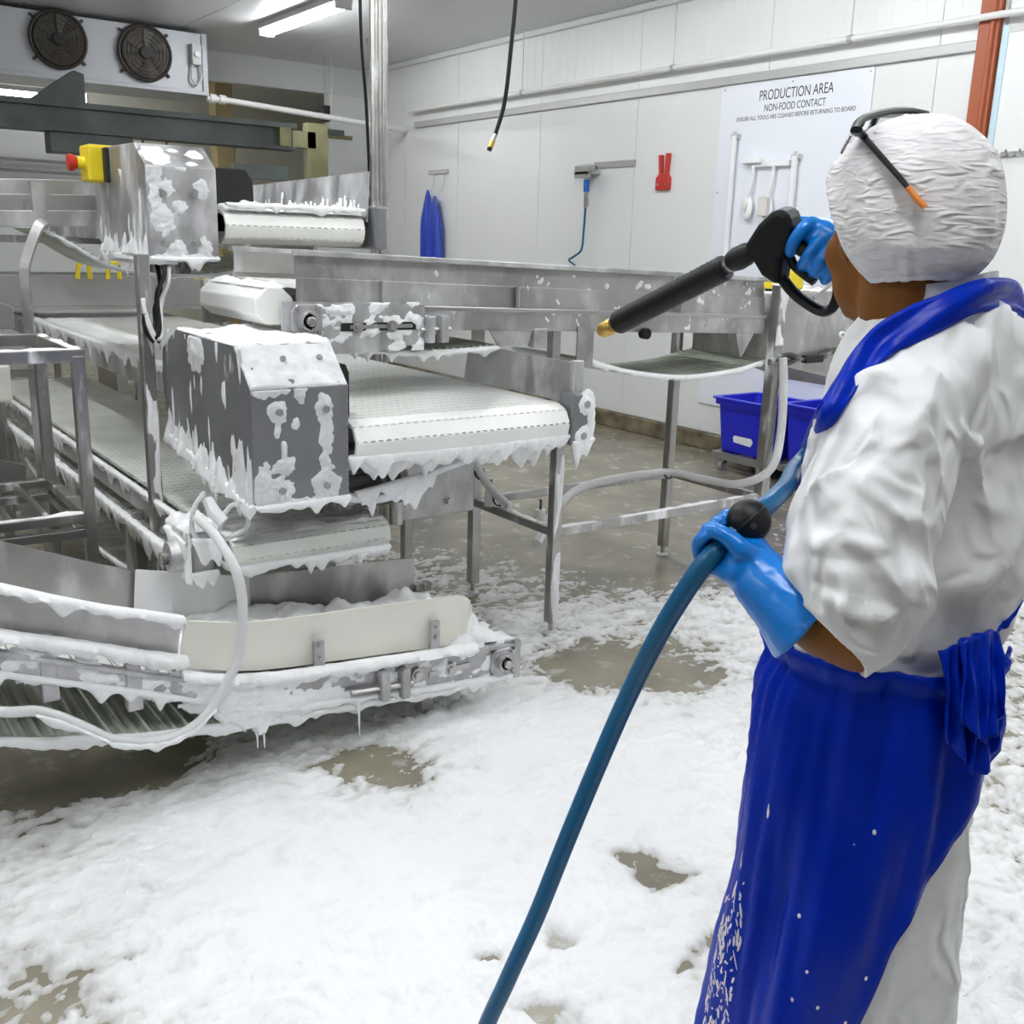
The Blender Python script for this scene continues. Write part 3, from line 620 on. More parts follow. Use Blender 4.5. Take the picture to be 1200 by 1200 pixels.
# right-hand guard plate over belt
MB().prism([(2.15, 2.66, .99), (2.15, 3.3, .99), (2.17, 3.3, 1.125), (2.17, 2.66, 1.12)], (.006, 0, 0)).build('guard_plate', 'steel_mid', A, smooth=0)
MB().box(2.15, 2.19, 2.63, 2.66, .98, 1.13).build('guard_flange', 'steel_mid', A, smooth=0, bevel=.004)
bk = MB().box(2.125, 2.215, 2.6, 2.68, .85, 1.03).build('bearing_bracket', 'steel_dark', A, smooth=0, bevel=.012)
foam_sheet(bk, (2.12, 2.6, .84), (1, 0, 0), (0, 0, 1), (0, -1, 0), .1, .2, .005, patches([(.06, .15, .03, .045, .016), (.05, .04, .035, .04, .018), (.085, .1, .015, .09, .012)], seed=3))
drips(A, [(2.13, 2.6, .86), (2.215, 2.6, .87)], .03, .09, .012, 5, .03)
bolt(bk, (2.175, 2.6, .99), (0, -1, 0)); bolt(bk, (2.165, 2.6, .885), (0, -1, 0))
# foam hanging below the nose
drips(A, [(ax0-.02, 2.625, .885), (1.7, 2.625, .88), (ax1+.01, 2.625, .885)], .034, .035, .022, 8, .07)
drips(A, [(ax0, 2.70, .86), (ax1, 2.70, .86)], .04, .05, .03, 18, .09)
# drive cover
prof = [(2.62, .765), (2.62, 1.097), (2.735, 1.207), (3.225, 1.21), (3.365, 1.14), (3.383, 1.045), (3.352, .87)]
cv = cover(A, 1.03, 1.318, prof, 'steel_dark')
for x, z in ((1.105, 1.035), (1.243, 1.035), (1.108, .815), (1.243, .815)): bolt(cv, (x, 2.62, z), (0, -1, 0), .011)
nch = np.array([0, -.69, .72]); nch /= np.linalg.norm(nch)
for x in (1.15, 1.26): bolt(cv, (x, 2.69, 1.164), nch, .009)
rv = MB()
for k in range(14): rv.ell((1.312, 2.619, .79+k*.022), ((.003, 0, 0), (0, .002, 0), (0, 0, .003)), 6, 4)
tag(rv.build('rivet_row', 'steel_clean', cv), kind='stuff')
# foam on the front face
sp = [(.075, .27, .032, .032, .014), (.072, .222, .01, .03, .008), (.213, .272, .03, .04, .013), (.218, .2, .02, .07, .009), (.213, .12, .018, .03, .01),
      (.215, .05, .045, .05, .015), (.078, .05, .04, .04, .014), (.03, .06, .03, .07, .012), (.09, .115, .035, .025, .011), (.09, .16, .01, .03, .008), (.125, .235, .011, .018, .008),
      (.14, .325, .018, .04, .009), (.05, .33, .06, .02, .008), (.14, .0, .16, .02, .014)]
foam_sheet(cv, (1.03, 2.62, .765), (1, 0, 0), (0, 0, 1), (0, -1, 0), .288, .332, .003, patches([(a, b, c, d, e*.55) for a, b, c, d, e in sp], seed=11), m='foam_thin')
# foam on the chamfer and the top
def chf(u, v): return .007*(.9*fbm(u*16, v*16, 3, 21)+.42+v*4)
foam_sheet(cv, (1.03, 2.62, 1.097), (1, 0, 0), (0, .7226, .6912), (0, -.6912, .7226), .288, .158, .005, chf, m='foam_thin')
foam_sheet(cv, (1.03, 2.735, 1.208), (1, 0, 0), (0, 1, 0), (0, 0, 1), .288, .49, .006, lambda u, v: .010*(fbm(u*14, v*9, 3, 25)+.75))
# foam on the left face
def lf(u, v):   # u along +y from 2.62, v up from .765
    edge = (u*.144)                       # lower sloping edge
    d = v-edge
    h = .013*(1-d/.055+.9*fbm(u*26, v*10, 2, 31))*np.where(u > .1, 1, .8)
    h = np.maximum(h, .011*(pn(u*34, v*7, 33)-.5)*1.6)
    h = np.maximum(h, .011*(1-np.hypot((u-.42)/.07, (v-.40)/.07)+.2*fbm(u*30, v*30, 2, 35)))
    h = np.maximum(h, .012*(1.0-d/.15+.8*fbm(u*30, v*4, 2, 36))*sstep(.20, .02, u)*1.0-.002)
    return np.where((v > edge-.03) & (v < .44), h, -.01)
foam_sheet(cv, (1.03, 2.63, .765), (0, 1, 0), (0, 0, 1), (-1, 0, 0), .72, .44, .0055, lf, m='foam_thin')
drips(cv, [(1.03, 2.62, .772), (1.03, 3.0, .82), (1.03, 3.34, .87)], .02, .06, .012, 41, .03)
drips(cv, [(1.03, 2.618, .77), (1.318, 2.618, .772)], .012, .03, .012, 44, .04)
# black guard plate beside the cover
MB().prism([(1.322, 2.70, .97), (1.355, 2.70, .97), (1.362, 2.70, .985), (1.362, 2.70, 1.12), (1.352, 2.70, 1.145), (1.322, 2.70, 1.15)], (0, .28, 0)).build('black_guard', 'black_plate', A, smooth=0, bevel=.004)
# underside clutter: motor and chute plates below the belt
MB().box(1.33, 1.62, 2.83, 2.9, .672, .84).build('hanger_plate', 'dirty_steel', A, smooth=0)
MB().cyl((1.40, 2.86, .74), (1.62, 2.86, .74), .066, 18).build('gear_motor', 'dirty_steel', A)
MB().cyl((1.36, 2.8, .76), (1.58, 2.8, .76), .03, 14).build('idler_shaft', 'dirty_steel', A)
MB().tube(curve_pts([(1.34, 2.76, .74), (1.5, 2.74, .72), (1.66, 2.74, .78), (1.9, 2.72, .84)]), .014, 10).build('cable', 'foam_wet', A)
MB().box(1.72, 2.06, 3.08, 3.1, .53, .86).build('chute_plate', 'steel_mid', A, smooth=0, bevel=.006)
MB().tube([(1.72, 3.06, .53), (1.72, 3.06, .86)], .025, 12).build('chute_edge', 'steel_clean', A)
for z in (.58, .75): bolt(A, (1.95, 3.08, z), (0, -1, 0), .014)
drips(A, [(1.40, 2.74, .745), (1.68, 2.73, .79)], .03, .12, .012, 46, .04)
for y in (3.7, 5.6, 7.5):
    for x in (1.58, 2.13): leg(A, x, y, 0, .875)

# ------------------------------------------------------------------ lower conveyor (roller two)
Bc = thing('discharge_conveyor', 'lower belt conveyor passing beneath the dark drive cover', 'conveyor', (1.27, 3.4, 0))
run_belt(Bc, 1.01, 1.52, 2.735, 6.5, .648, .545, .045, 'belt_wet', 70)
MB().box(.985, 1.005, 2.95, 6.5, .55, .63).build('side_frame', 'steel', Bc, smooth=0, bevel=.003)
MB().box(1.525, 1.545, 2.95, 6.5, .55, .63).build('side_frame', 'steel', Bc, smooth=0, bevel=.003)
MB().box(.95, .985, 3.07, 6.5, .46, .53).build('rail', 'steel', Bc, smooth=0, bevel=.004)
drips(Bc, [(.98, 2.95, .635), (.98, 4.5, .635), (.98, 6.2, .635)], .014, .05, .012, 51, .04)
drips(Bc, [(.945, 3.09, .53), (.945, 4.5, .53), (.945, 6.2, .53)], .028, .07, .016, 52, .04)
drips(Bc, [(1.0, 2.75, .565), (1.26, 2.75, .56), (1.52, 2.75, .56)], .018, .045, .016, 53, .04)
foam_sheet(Bc, (1.01, 2.76, .648), (1, 0, 0), (0, 1, 0), (0, 0, 1), .5, .35, .006, lambda u, v: .010*(fbm(u*10, v*16, 3, 55)-.3+np.exp(-((v-.06)/.05)**2)*.5))
# return belt of perforated mesh sagging below
sg = MB(); npt = 26
sagp = [(3.09+2.3*k/npt, .40-.12*math.sin(math.pi*k/npt)) for k in range(npt+1)]
for k in range(npt):
    (y0, z0), (y1, z1) = sagp[k], sagp[k+1]
    sg.prism([(.96, y0, z0), (1.50, y0, z0), (1.50, y1-.012, z1), (.96, y1-.012, z1)], (0, 0, .012))
tag(sg.build('return_belt', 'belt_ribs', Bc, smooth=0), kind='stuff')
drips(Bc, [(.958, y, z+.005) for y, z in sagp], .012, .02, .01, 57, .03)
for y in (3.6, 4.6, 5.6): MB().box(.94, .955, y-.02, y+.02, .3, .53).build('hanger_strap', 'steel', Bc, smooth=0)
for y in (3.55, 5.9):
    for x in (.97, 1.54): leg(Bc, x, y, 0, .56)
# drive end bearing with foam, cable loop
bb_ = MB().box(.90, .975, 2.80, 2.95, .52, .68).build('bearing_block', 'steel_mid', Bc, smooth=0, bevel=.015)
MB().tube([(.86, 2.87, .59), (.90, 2.87, .59)], [.045, .05], 16).build('bearing_cap', 'steel_mid', bb_); MB().cyl((.84, 2.87, .59), (.86, 2.87, .59), .02, 12).build('shaft_end', 'dirty_steel', bb_)
foam_sheet(bb_, (.89, 2.79, .68), (1, 0, 0), (0, 1, 0), (0, 0, 1), .1, .17, .006, lambda u, v: .018*(fbm(u*22, v*22, 2, 61)+.7))
foam_sheet(bb_, (.90, 2.79, .52), (0, 1, 0), (0, 0, 1), (-1, 0, 0), .17, .17, .006, lambda u, v: .014*(fbm(u*22, v*12, 2, 62)+.3))
drips(Bc, [(.90, 2.79, .55), (.98, 2.79, .55)], .03, .08, .014, 63, .03); drips(Bc, [(.89, 2.95, .66), (.90, 2.8, .64)], .05, .10, .014, 64, .03)
post = MB().box(.965, 1.005, 3.36, 3.40, 0, 1.43).build('post', 'tube', Bc, smooth=0, bevel=.004); post['label'] = 'square upright post with foam streaks'
foam_sheet(post, (.965, 3.36, .3), (1, 0, 0), (0, 0, 1), (0, -1, 0), .04, 1.0, .005, lambda u, v: .009*(fbm(u*30, v*6, 2, 66)-.05))
cl = [on(px, py, y=2.72) for px, py in ((240, 576), (228, 594), (225, 618), (234, 635), (252, 636), (287, 620), (289, 602), (275, 591), (262, 604), (258, 622))]
MB().tube(curve_pts(cl), .007, 8).build('cable_loop', 'hose_grey', Bc)
MB().tube([on(262, 612, y=2.70), on(250, 600, y=2.72), on(243, 585, y=2.75)], [.018, .02, .015], 10).build('cable_gland', 'foam_wet', Bc)
drips(Bc, [on(225, 634, y=2.71), on(262, 634, y=2.71)], .02, .06, .012, 67, .03)

# ------------------------------------------------------------------ upper conveyor B with its drive cover
U = thing('infeed_conveyor', 'raised belt conveyor with pale drive cover and emergency stop', 'conveyor', (1.4, 3.9, 0))
run_belt(U, 1.355, 1.90, 3.62, 6.2, 1.585, 1.465, .045, 'belt', 60)
MB().box(1.325, 1.35, 3.75, 6.2, 1.46, 1.57).build('side_frame', 'steel_mid', U, smooth=0); MB().box(1.905, 1.93, 3.7, 6.2, 1.46, 1.57).build('side_frame', 'steel_mid', U, smooth=0)
MB().prism([(1.915, 3.64, 1.56), (1.915, 5.4, 1.56), (1.925, 5.4, 1.71), (1.925, 3.64, 1.745)], (.006, 0, 0)).build('guard_plate', 'steel_mid', U, smooth=0)
MB().box(1.345, 1.36, 4.55, 6.2, 1.57, 1.70).build('guard_plate', 'steel_mid', U, smooth=0)
foam_sheet(U, (1.36, 3.64, 1.585), (1, 0, 0), (0, 1, 0), (0, 0, 1), .55, 1.5, .01, lambda u, v: .035*(fbm(u*9, v*6, 3, 71)+.45)*sstep(-.02, .1, v))
foam_sheet(U, (1.913, 3.7, 1.57), (0, 1, 0), (0, 0, 1), (-1, 0, 0), 1.5, .13, .008, lambda u, v: .012*(.9*fbm(u*25, v*8, 2, 72)+.6-v*12))
drips(U, [(1.36, 3.63, 1.60), (1.9, 3.63, 1.60)], .01, .02, .014, 73, .04)
MB().box(1.93, 1.985, 3.6, 3.72, 1.46, 1.62).build('bearing_bracket', 'steel_dark', U, smooth=0, bevel=.01)
profU = [(3.62, 1.41), (3.62, 1.715), (3.735, 1.79), (4.15, 1.795), (4.25, 1.75), (4.27, 1.62), (4.25, 1.46), (4.0, 1.41)]
cu = cover(U, 1.085, 1.325, profU, 'steel_mid')
for px, py in ((190, 226), (227, 227), (194, 284), (230, 285)): p_ = on(px, py, y=3.62); bolt(cu, p_, (0, -1, 0), .011)
spu = [(.065, .235, .022, .024, .006), (.185, .235, .022, .03, .006), (.05, .13, .035, .04, .006), (.11, .17, .02, .02, .005), (.03, .21, .02, .04, .006), (.09, .03, .03, .03, .006), (.19, .04, .025, .03, .006), (.02, .3, .03, .05, .009), (.12, .3, .02, .01, .006), (.12, .0, .14, .015, .007)]
foam_sheet(cu, (1.085, 3.62, 1.41), (1, 0, 0), (0, 0, 1), (0, -1, 0), .24, .305, .004, patches([(a, b, c*1.2, d*1.2, e*.8) for a, b, c, d, e in spu], seed=14), m='foam_thin')
def lfu(u, v): return np.where(v < .3, np.maximum(.012*(1-v/.06+.9*fbm(u*28, v*8, 2, 81)), .011*(pn(u*30, v*6, 83)-.38)*1.6), -.01)
foam_sheet(cu, (1.085, 3.64, 1.415), (0, 1, 0), (0, 0, 1), (-1, 0, 0), .58, .33, .006, lfu, m='foam_thin')
foam_sheet(cu, (1.085, 3.62, 1.715), (1, 0, 0), (0, .8376, .5463), (0, -.5463, .8376), .24, .135, .006, patches([(.05, .06, .05, .06, .012), (.16, .02, .02, .012, .008), (.19, .08, .03, .03, .009), (.12, .1, .02, .01, .007)], seed=17))
drips(cu, [(1.085, 3.62, 1.412), (1.085, 4.2, 1.42)], .02, .05, .012, 84, .03); drips(cu, [(1.085, 3.618, 1.412), (1.325, 3.618, 1.412)], .012, .03, .01, 85, .03)
bg = MB().prism([(1.33, 3.86, 1.50), (1.56, 3.86, 1.52), (1.555, 3.86, 1.70), (1.53, 3.86, 1.735), (1.33, 3.86, 1.735)], (0, .02, 0)).build('black_guard', 'black_plate', U, smooth=0, bevel=.006)
drips(bg, [(1.40, 3.855, 1.59), (1.56, 3.855, 1.61)], .02, .03, .014, 86, .03)
# emergency stop
e = MB().box(1.02, 1.12, 4.08, 4.20, 1.67, 1.80).build('stop_box', 'yellow', U, smooth=0, bevel=.01); e['label'] = 'yellow emergency stop box with red button'
MB().box(1.07, 1.125, 4.04, 4.08, 1.67, 1.79).build('box_base', 'black_plate', e, smooth=0, bevel=.004)
MB().tube([(1.02, 4.14, 1.735), (.995, 4.14, 1.735)], .022, 14).build('collar', 'yellow', e)
MB().tube([(.995, 4.14, 1.735), (.98, 4.14, 1.735), (.965, 4.14, 1.735), (.962, 4.14, 1.735)], [.02, .03, .03, .02], 16).build('button', 'red', e)
# cables below cover
rg = random.Random(3)
for k, (dx, dy) in enumerate(((.0, 0), (.02, .01), (-.025, .02), (-.012, .0))):
    MB().tube(curve_pts([(1.15+dx, 3.7, 1.42), (1.11+dx*.6, 3.56, 1.36-.02*k), (1.045+dx*.5, 3.44, 1.30-.03*k), (1.018+dx*.3, 3.347, 1.20-.02*k), (.99+dx*.5, 3.34, 1.17+.01*k), (.975, 3.35, 1.25)]), .008, 8).build('cable', 'black' if k % 2 == 0 else 'hose_grey', U)
MB().box(1.12, 1.24, 3.66, 3.8, 1.36, 1.41).build('junction_gland', 'dirty_steel', U, smooth=0, bevel=.008)
MB().cyl((1.24, 3.7, 1.38), (1.33, 3.66, 1.47), .02, 10).build('cable_gland', 'dirty_steel', U)
MB().box(.985, 1.10, 3.38, 3.75, 1.40, 1.412).build('support_bracket', 'steel_mid', U, smooth=0)
for x in (.90, 2.2): leg(U, x, 5.6, 0, 1.43)
MB().box(.88, 2.22, 5.58, 5.62, 1.43, 1.465).build('cross_bar', 'tube', U, smooth=0)

# ------------------------------------------------------------------ cross conveyor (conv5): runs along x above the main belt
X5 = thing('transfer_conveyor', 'channel-sided cross conveyor on a tubular stand above the main belt', 'conveyor', (2.6, 3.3, 0))
y5, y5b = 3.03, 3.57
zt5 = lambda x: 1.457-.033*(x-1.35)           # top lip height along the inclined channel
def strip5(name, a, b, x0, x1, y0, y1, m, lean=0):
    """side strip between offsets a (upper) and b (lower) below the top lip"""
    return MB().add([(x, y+(lean if k else 0), zt5(x)-(a if k else b)) for x in (x0, x1) for y in (y0, y1) for k in (0, 1)], [(0, 1, 3, 2), (4, 6, 7, 5), (0, 4, 5, 1), (2, 3, 7, 6), (0, 2, 6, 4), (1, 5, 7, 3)]).build(name, m, X5, smooth=0, bevel=.003)
for yy, sg_ in ((y5, 1), (y5b, -1)):
    strip5('lip', -.004, .014, 1.345, 3.53, yy-.022, yy+.022, 'steel_mid')
    strip5('web_plate', .01, .085, 1.35, 3.52, yy+.012*sg_, yy+.016*sg_, 'steel', .006*sg_)
    strip5('web_plate', .08, .165, 1.35, 3.52, yy+.004*sg_, yy+.008*sg_, 'steel')
    strip5('rail', .155, .17, 1.35, 3.52, yy-.014, yy+.01, 'steel_clean')
    strip5('channel', .168, .235, 1.75 if sg_ > 0 else 1.4, 3.52, yy-.006, yy+.006, 'steel')
for x in (1.64, 2.19, 3.0): MB().cyl((x, y5-.012, zt5(x)-.155), (x, y5-.012, zt5(x)-.08), .009, 8).build('spacer_rod', 'steel_clean', X5); 
MB().box(2.20, 2.235, y5-.016, y5-.004, 1.28, 1.34).build('spacer_plate', 'steel', X5, smooth=0)
for yo, z0_, hh_, sd in ((y5+.012, 1.365, .08, 91), (y5+.004, 1.29, .075, 92), (y5-.006, 1.215, .07, 94)):
    foam_sheet(X5, (1.82, yo, z0_), (1, 0, -.033), (0, 0, 1), (0, -1, 0), 1.65, hh_, .0035, lambda u, v, sd=sd: .008*(pn(u*14, v*16, sd)+.7*pn(u*46, v*40, sd+1)-.74))
foam_sheet(X5, (1.36, y5-.022, 1.456), (1, 0, -.033), (0, 1, 0), (0, 0, 1), 2.1, .044, .007, lambda u, v: .006*(fbm(u*12, v*12, 2, 93)+.1))
# end plate with slot, bearing and take-up at the discharge end
ep = MB().add([(x, y, z) for y in (y5-.02, y5-.012) for x, z in ((1.291, 1.305), (1.80, 1.292), (1.80, 1.165), (1.6, 1.14), (1.33, 1.135), (1.33, 1.215), (1.291, 1.215))], [tuple(range(6, -1, -1)), tuple(range(7, 14))]+[(i, (i+1) % 7, 7+(i+1) % 7, 7+i) for i in range(7)]).build('end_plate', 'steel_mid', X5, smooth=0)
MB().box(1.49, 1.765, y5-.0235, y5-.019, 1.21, 1.236).build('slot', 'black_plate', ep, smooth=0); MB().box(1.52, 1.75, y5-.026, y5-.019, 1.217, 1.229).build('slide_bar', 'steel_clean', ep, smooth=0)
for x in (1.547, 1.672): bolt(ep, (x, y5-.026, 1.223), (0, -1, 0), .013)
bearing(X5, (1.369, y5-.02, 1.246), (0, -1, 0), .052)
foam_sheet(ep, (1.335, y5-.02, 1.14), (1, 0, 0), (0, 0, 1), (0, -1, 0), .465, .16, .005, lambda u, v: .010*(fbm(u*14, v*18, 3, 95)+.12-np.abs(v-.085)*4))
for x in (1.80, 1.855): MB().prism([(x, y5-.045, 1.255), (x+.028, y5-.045, 1.255), (x+.028, y5-.045, 1.165), (x, y5-.045, 1.165)], (0, .04, 0)).build('take_up_lug', 'steel_mid', X5, smooth=0, bevel=.004)
MB().cyl((1.78, y5-.025, 1.21), (1.9, y5-.025, 1.21), .008, 8).build('take_up_screw', 'steel_clean', X5)
# discharge roller with white belt, roller axis along y
c = (1.285, 1.288); rr5 = .062; prs = []
pts8 = [(c[0]+rr5*1.08*math.cos(a), c[1]+rr5*math.sin(a)) for a in np.arange(0, 2*math.pi, math.pi/4)+math.pi/8]
MB().prism([(x, y5+.02, z) for x, z in pts8], (0, y5b-y5-.04, 0)).build('nose_roller', 'belt', X5, smooth=0, bevel=.006)
MB().box(1.24, 1.33, y5b-.02, y5b+.012, 1.2, 1.345).build('end_plate', 'steel', X5, smooth=0)
foam_sheet(X5, (1.25, y5+.03, 1.347), (1, 0, 0), (0, 1, 0), (0, 0, 1), .08, .48, .007, lambda u, v: .012*(fbm(u*14, v*14, 2, 97)+.6))
# carrying strand
for k in range(44):
    x = 1.36+k*.049; 
    o = MB().box(x, x+.045, y5+.024, y5b-.024, zt5(x)-.115, zt5(x)-.10) if k == 0 else None
    if k == 0: sl0 = o.build('belt_slat', 'belt', X5, smooth=0)
    else:
        s2 = sl0.copy(); COL.objects.link(s2); s2.location = Vector((k*.049, 0, -.033*k*.049))
# sagging return strand
def sag_belt(parent, pts, y0, y1, n, m, name='return_slat', rib=.02, th=.008, ind=True):
    P = curve_pts([(x, 0, z) for x, z in pts], 12); seg = np.linalg.norm(np.diff(P, axis=0), axis=1); cum = np.r_[0, np.cumsum(seg)]
    t_ = np.linspace(0, cum[-1], n+1); X = np.interp(t_, cum, P[:, 0]); Z = np.interp(t_, cum, P[:, 2]); allm = MB(); base = None
    L = cum[-1]/n
    base = MB().prism([(-L*.48, 0, 0), (-L*.48, 0, th), (-L*.2, 0, th), (-L*.12, 0, th+rib), (L*.12, 0, th+rib), (L*.2, 0, th), (L*.48, 0, th), (L*.48, 0, 0)], (0, y1-y0, 0)).build(name, m, None, smooth=0); me = base.data; bpy.data.objects.remove(base)
    for k in range(n):
        a = math.atan2(Z[k+1]-Z[k], X[k+1]-X[k]); mt = Matrix.Translation(((X[k]+X[k+1])/2, y0, (Z[k]+Z[k+1])/2))@Matrix.Rotation(-a, 4, 'Y')
        if ind:
            o = bpy.data.objects.new(name, me); COL.objects.link(o); o.parent = parent; o.matrix_parent_inverse = Matrix.Translation(-parent.location); o.matrix_basis = mt
    return [(x, y0-.003, z) for x, z in zip(X, Z)]
e5 = sag_belt(X5, [(2.54, 1.07), (2.60, 1.045), (2.785, 1.002), (3.072, .97), (3.379, .984), (3.594, 1.02), (3.94, 1.06)], y5+.02, y5b-.03, 56, 'belt_ribs', rib=.008)
drips(X5, [(x, y-.006, z+.008) for x, y, z in e5], .006, .010, .011, 99, .02, top=.014)
e5b = sag_belt(X5, [(1.40, 1.155), (1.541, 1.146), (1.732, 1.128), (1.902, 1.125), (2.03, 1.128), (2.125, 1.132)], y5+.02, y5b-.03, 26, 'belt_ribs', rib=.008)
drips(X5, [(x, y-.006, z) for x, y, z in e5b], .008, .035, .012, 100, .04, top=.012)
# small brackets under channel
MB().box(2.27, 2.33, y5-.01, y5+.03, 1.13, 1.2).build('strip_bracket', 'steel_mid', X5, smooth=0, bevel=.004); MB().prism([(2.08, y5, 1.2), (2.27, y5, 1.2), (2.25, y5, 1.14), (2.12, y5, 1.14)], (0, .01, 0)).build('wear_plate', 'steel_mid', X5, smooth=0)
MB().box(2.47, 2.55, y5-.014, y5-.008, 1.05, 1.2).build('hanger_plate', 'steel', X5, smooth=0)
MB().cyl((2.81, y5+.0, 1.17), (2.81, y5-.03, 1.17), .022, 12).build('knob', 'black', X5)
MB().prism([(3.345, y5, 1.17), (3.47, y5, 1.165), (3.40, y5, 1.06), (3.385, y5, 1.055)], (0, .05, 0)).build('leg_gusset', 'steel_mid', X5, smooth=0)
# stand: four legs and braces
lx0, lx1, ly0, ly1 = 2.385, 3.56, 3.0, 3.56
for x, y in ((lx0, ly0), (lx0, ly1), (lx1-.03, ly1)): leg(X5, x, y, 0, 1.18 if x > 3 else .86 if y < 3.2 else 1.18, .042)
MB().box(lx0-.02, lx0+.02, ly0-.02, ly1+.02, .86, .9).build('cross_bar', 'tube', X5, smooth=0)
for y in (ly0+.05, ly1): MB().box(lx0-.018, lx0+.018, y-.018, y+.018, .86, 1.2).build('upright', 'tube', X5, smooth=0)
l4 = leg(X5, lx1+.01, ly0, 0, 1.36, .05)
foam_sheet(l4, (lx1-.015, ly0-.025, 1.1), (1, 0, 0), (0, 0, 1), (0, -1, 0), .05, .26, .006, lambda u, v: .016*(fbm(u*20, v*8, 2, 101)+.55-u*8)); foam_sheet(l4, (lx1-.02, ly0-.03, 1.36), (1, 0, 0), (0, 1, 0), (0, 0, 1), .06, .06, .006, lambda u, v: .012*(fbm(u*20, v*20, 2, 102)+.7))
bz = .42
for a, b in (((lx0, ly0), (lx1, ly0)), ((lx0, ly1), (lx1, ly1)), ((lx0, ly0), (lx0, ly1)), ((lx1, ly0), (lx1, ly1))):
    MB().bar((a[0], a[1], bz), (b[0], b[1], bz), .034, .034).build('brace', 'tube', X5, smooth=0, bevel=.003)
foam_sheet(X5, (lx0+.02, ly0-.017, bz+.017), (1, 0, 0), (0, 1, 0), (0, 0, 1), lx1-lx0-.04, .034, .007, lambda u, v: .007*(fbm(u*9, v*9, 2, 103)+.3)); foam_sheet(X5, (lx0-.017, ly0+.02, bz+.017), (1, 0, 0), (0, 1, 0), (0, 0, 1), .034, ly1-ly0-.04, .007, lambda u, v: .008*(fbm(u*9, v*9, 2, 104)+.5))
foam_sheet(X5, (lx0-.021, ly0-.021, .05), (1, 0, 0), (0, 0, 1), (0, -1, 0), .042, .8, .006, lambda u, v: .010*(fbm(u*22, v*5, 2, 105)+.15))
# tie-wrapped white hoses along the braces
MB().tube(curve_pts([(lx0+.03, ly0+.15, .33), (lx0+.3, ly1-.2, .40), (lx0+.6, ly1-.06, .44), (lx1-.1, ly1-.05, .445), (lx1-.06, ly0+.3, .45), (lx1-.05, ly0+.08, .47), (lx1+.0, ly0-.05, .56), (lx1+.045, ly0-.05, .72), (lx1+.035, ly0-.045, .95), (lx1+.02, ly0-.04, 1.05)]), .019, 10).build('water_hose', 'hose_grey', X5)
MB().tube(curve_pts([(lx0-.14, ly1-.15, .76), (lx0-.07, ly1-.1, .62), (lx0-.03, ly1-.15, .52), (lx0-.0, ly0+.3, .45)]), .018, 10).build('water_hose', 'hose_grey', X5)
for p in ((lx1-.09, ly1-.06, .44), (lx0-.05, ly1-.11, .57), (lx0-.01, ly0+.37, .47)): MB().tube([(p[0]+.024*math.cos(a), p[1]+.024*math.sin(a)*.5, p[2]+.024*math.sin(a)) for a in np.linspace(0, 2*math.pi, 13)], .004, 5).build('cable_tie', 'black', X5)
for px, py in ((575, 583), (633, 606)):
    p = on(px, py, y=3.42); MB().tube([p-np.array([0, 0, .035]), p+np.array([0, 0, .035])], [.026, .025], 16).build('drip_cap', 'tool_white', X5); MB().cyl(p+np.array([0, 0, .035]), p+np.array([0, 0, .08]), .006, 8).build('cap_stem', 'dirty_steel', X5)
for z_, y_ in ((.70, 3.5), (.62, 3.56)): MB().cyl((2.18, y_, z_-.02), (2.62, y_+.1, z_+.03), .016, 8).build('service_pipe', 'tube', X5)
# housing at the tail end, with shackle and yellow box
hs = MB().prism([(3.58, y5-.02, 1.32), (4.25, y5-.02, 1.34), (4.25, y5-.02, .86), (4.02, y5-.02, .93), (3.58, y5-.02, 1.02)], (0, .5, 0)).build('tail_housing', 'steel', X5, smooth=0, bevel=.004)
foam_sheet(hs, (3.6, y5-.02, 1.325), (1, 0, .03), (0, 1, 0), (0, 0, 1), .5, .4, .01, lambda u, v: .010*(fbm(u*12, v*12, 2, 107)-.05))
yb = MB().box(3.66, 3.80, 3.06, 3.18, 1.335, 1.42).build('stop_box', 'yellow', X5, smooth=0, bevel=.01); MB().box(3.67, 3.79, 3.07, 3.17, 1.32, 1.338).build('box_base', 'black_plate', yb, smooth=0)
MB().bar((3.80, 3.0, 1.30), (3.94, 3.0, 1.38), .012, .012).build('rod', 'steel_clean', X5)
MB().tube(curve_pts([(3.52, 2.98, 1.035), (3.62, 2.97, 1.06), (3.68, 2.97, 1.04), (3.6, 2.97, 1.02), (3.52, 2.98, 1.03)]), .012, 8).build('shackle', 'dirty_steel', X5)
MB().cyl((3.68, 2.97, 1.04), (3.8, 2.97, 1.035), .008, 8).build('turnbuckle_rod', 'dirty_steel', X5); MB().box(3.74, 3.86, 2.955, 2.99, 1.02, 1.055).build('turnbuckle', 'black_plate', X5, smooth=0, bevel=.006)
MB().bar((3.86, 2.97, 1.04), (3.98, 2.99, 1.07), .02, .02).build('anchor', 'dirty_steel', X5)
hk = [on(px, py, y=2.95) for px, py in ((987, 396), (984, 393), (986, 390), (994, 391), (1020, 394), (1040, 396))]
MB().tube(curve_pts(hk), .006, 8).build('wire_hook', 'white_pipe', X5)

# ------------------------------------------------------------------ front elevator conveyor (conv7)
F = thing('elevator_conveyor', 'low inclined elevator conveyor with cream hopper guard and ribbed belt', 'conveyor', (1.2, 2.8, 0))
yn, yf = 2.55, 3.05
def plate7(name, up, lo, y, th, m, par=None, bev=.003):
    pts = [(x, y, z) for x, z in up]+[(x, y, z) for x, z in lo[::-1]]
    return MB().prism(pts, (0, th, 0)).build(name, m, par or F, smooth=0, bevel=bev)
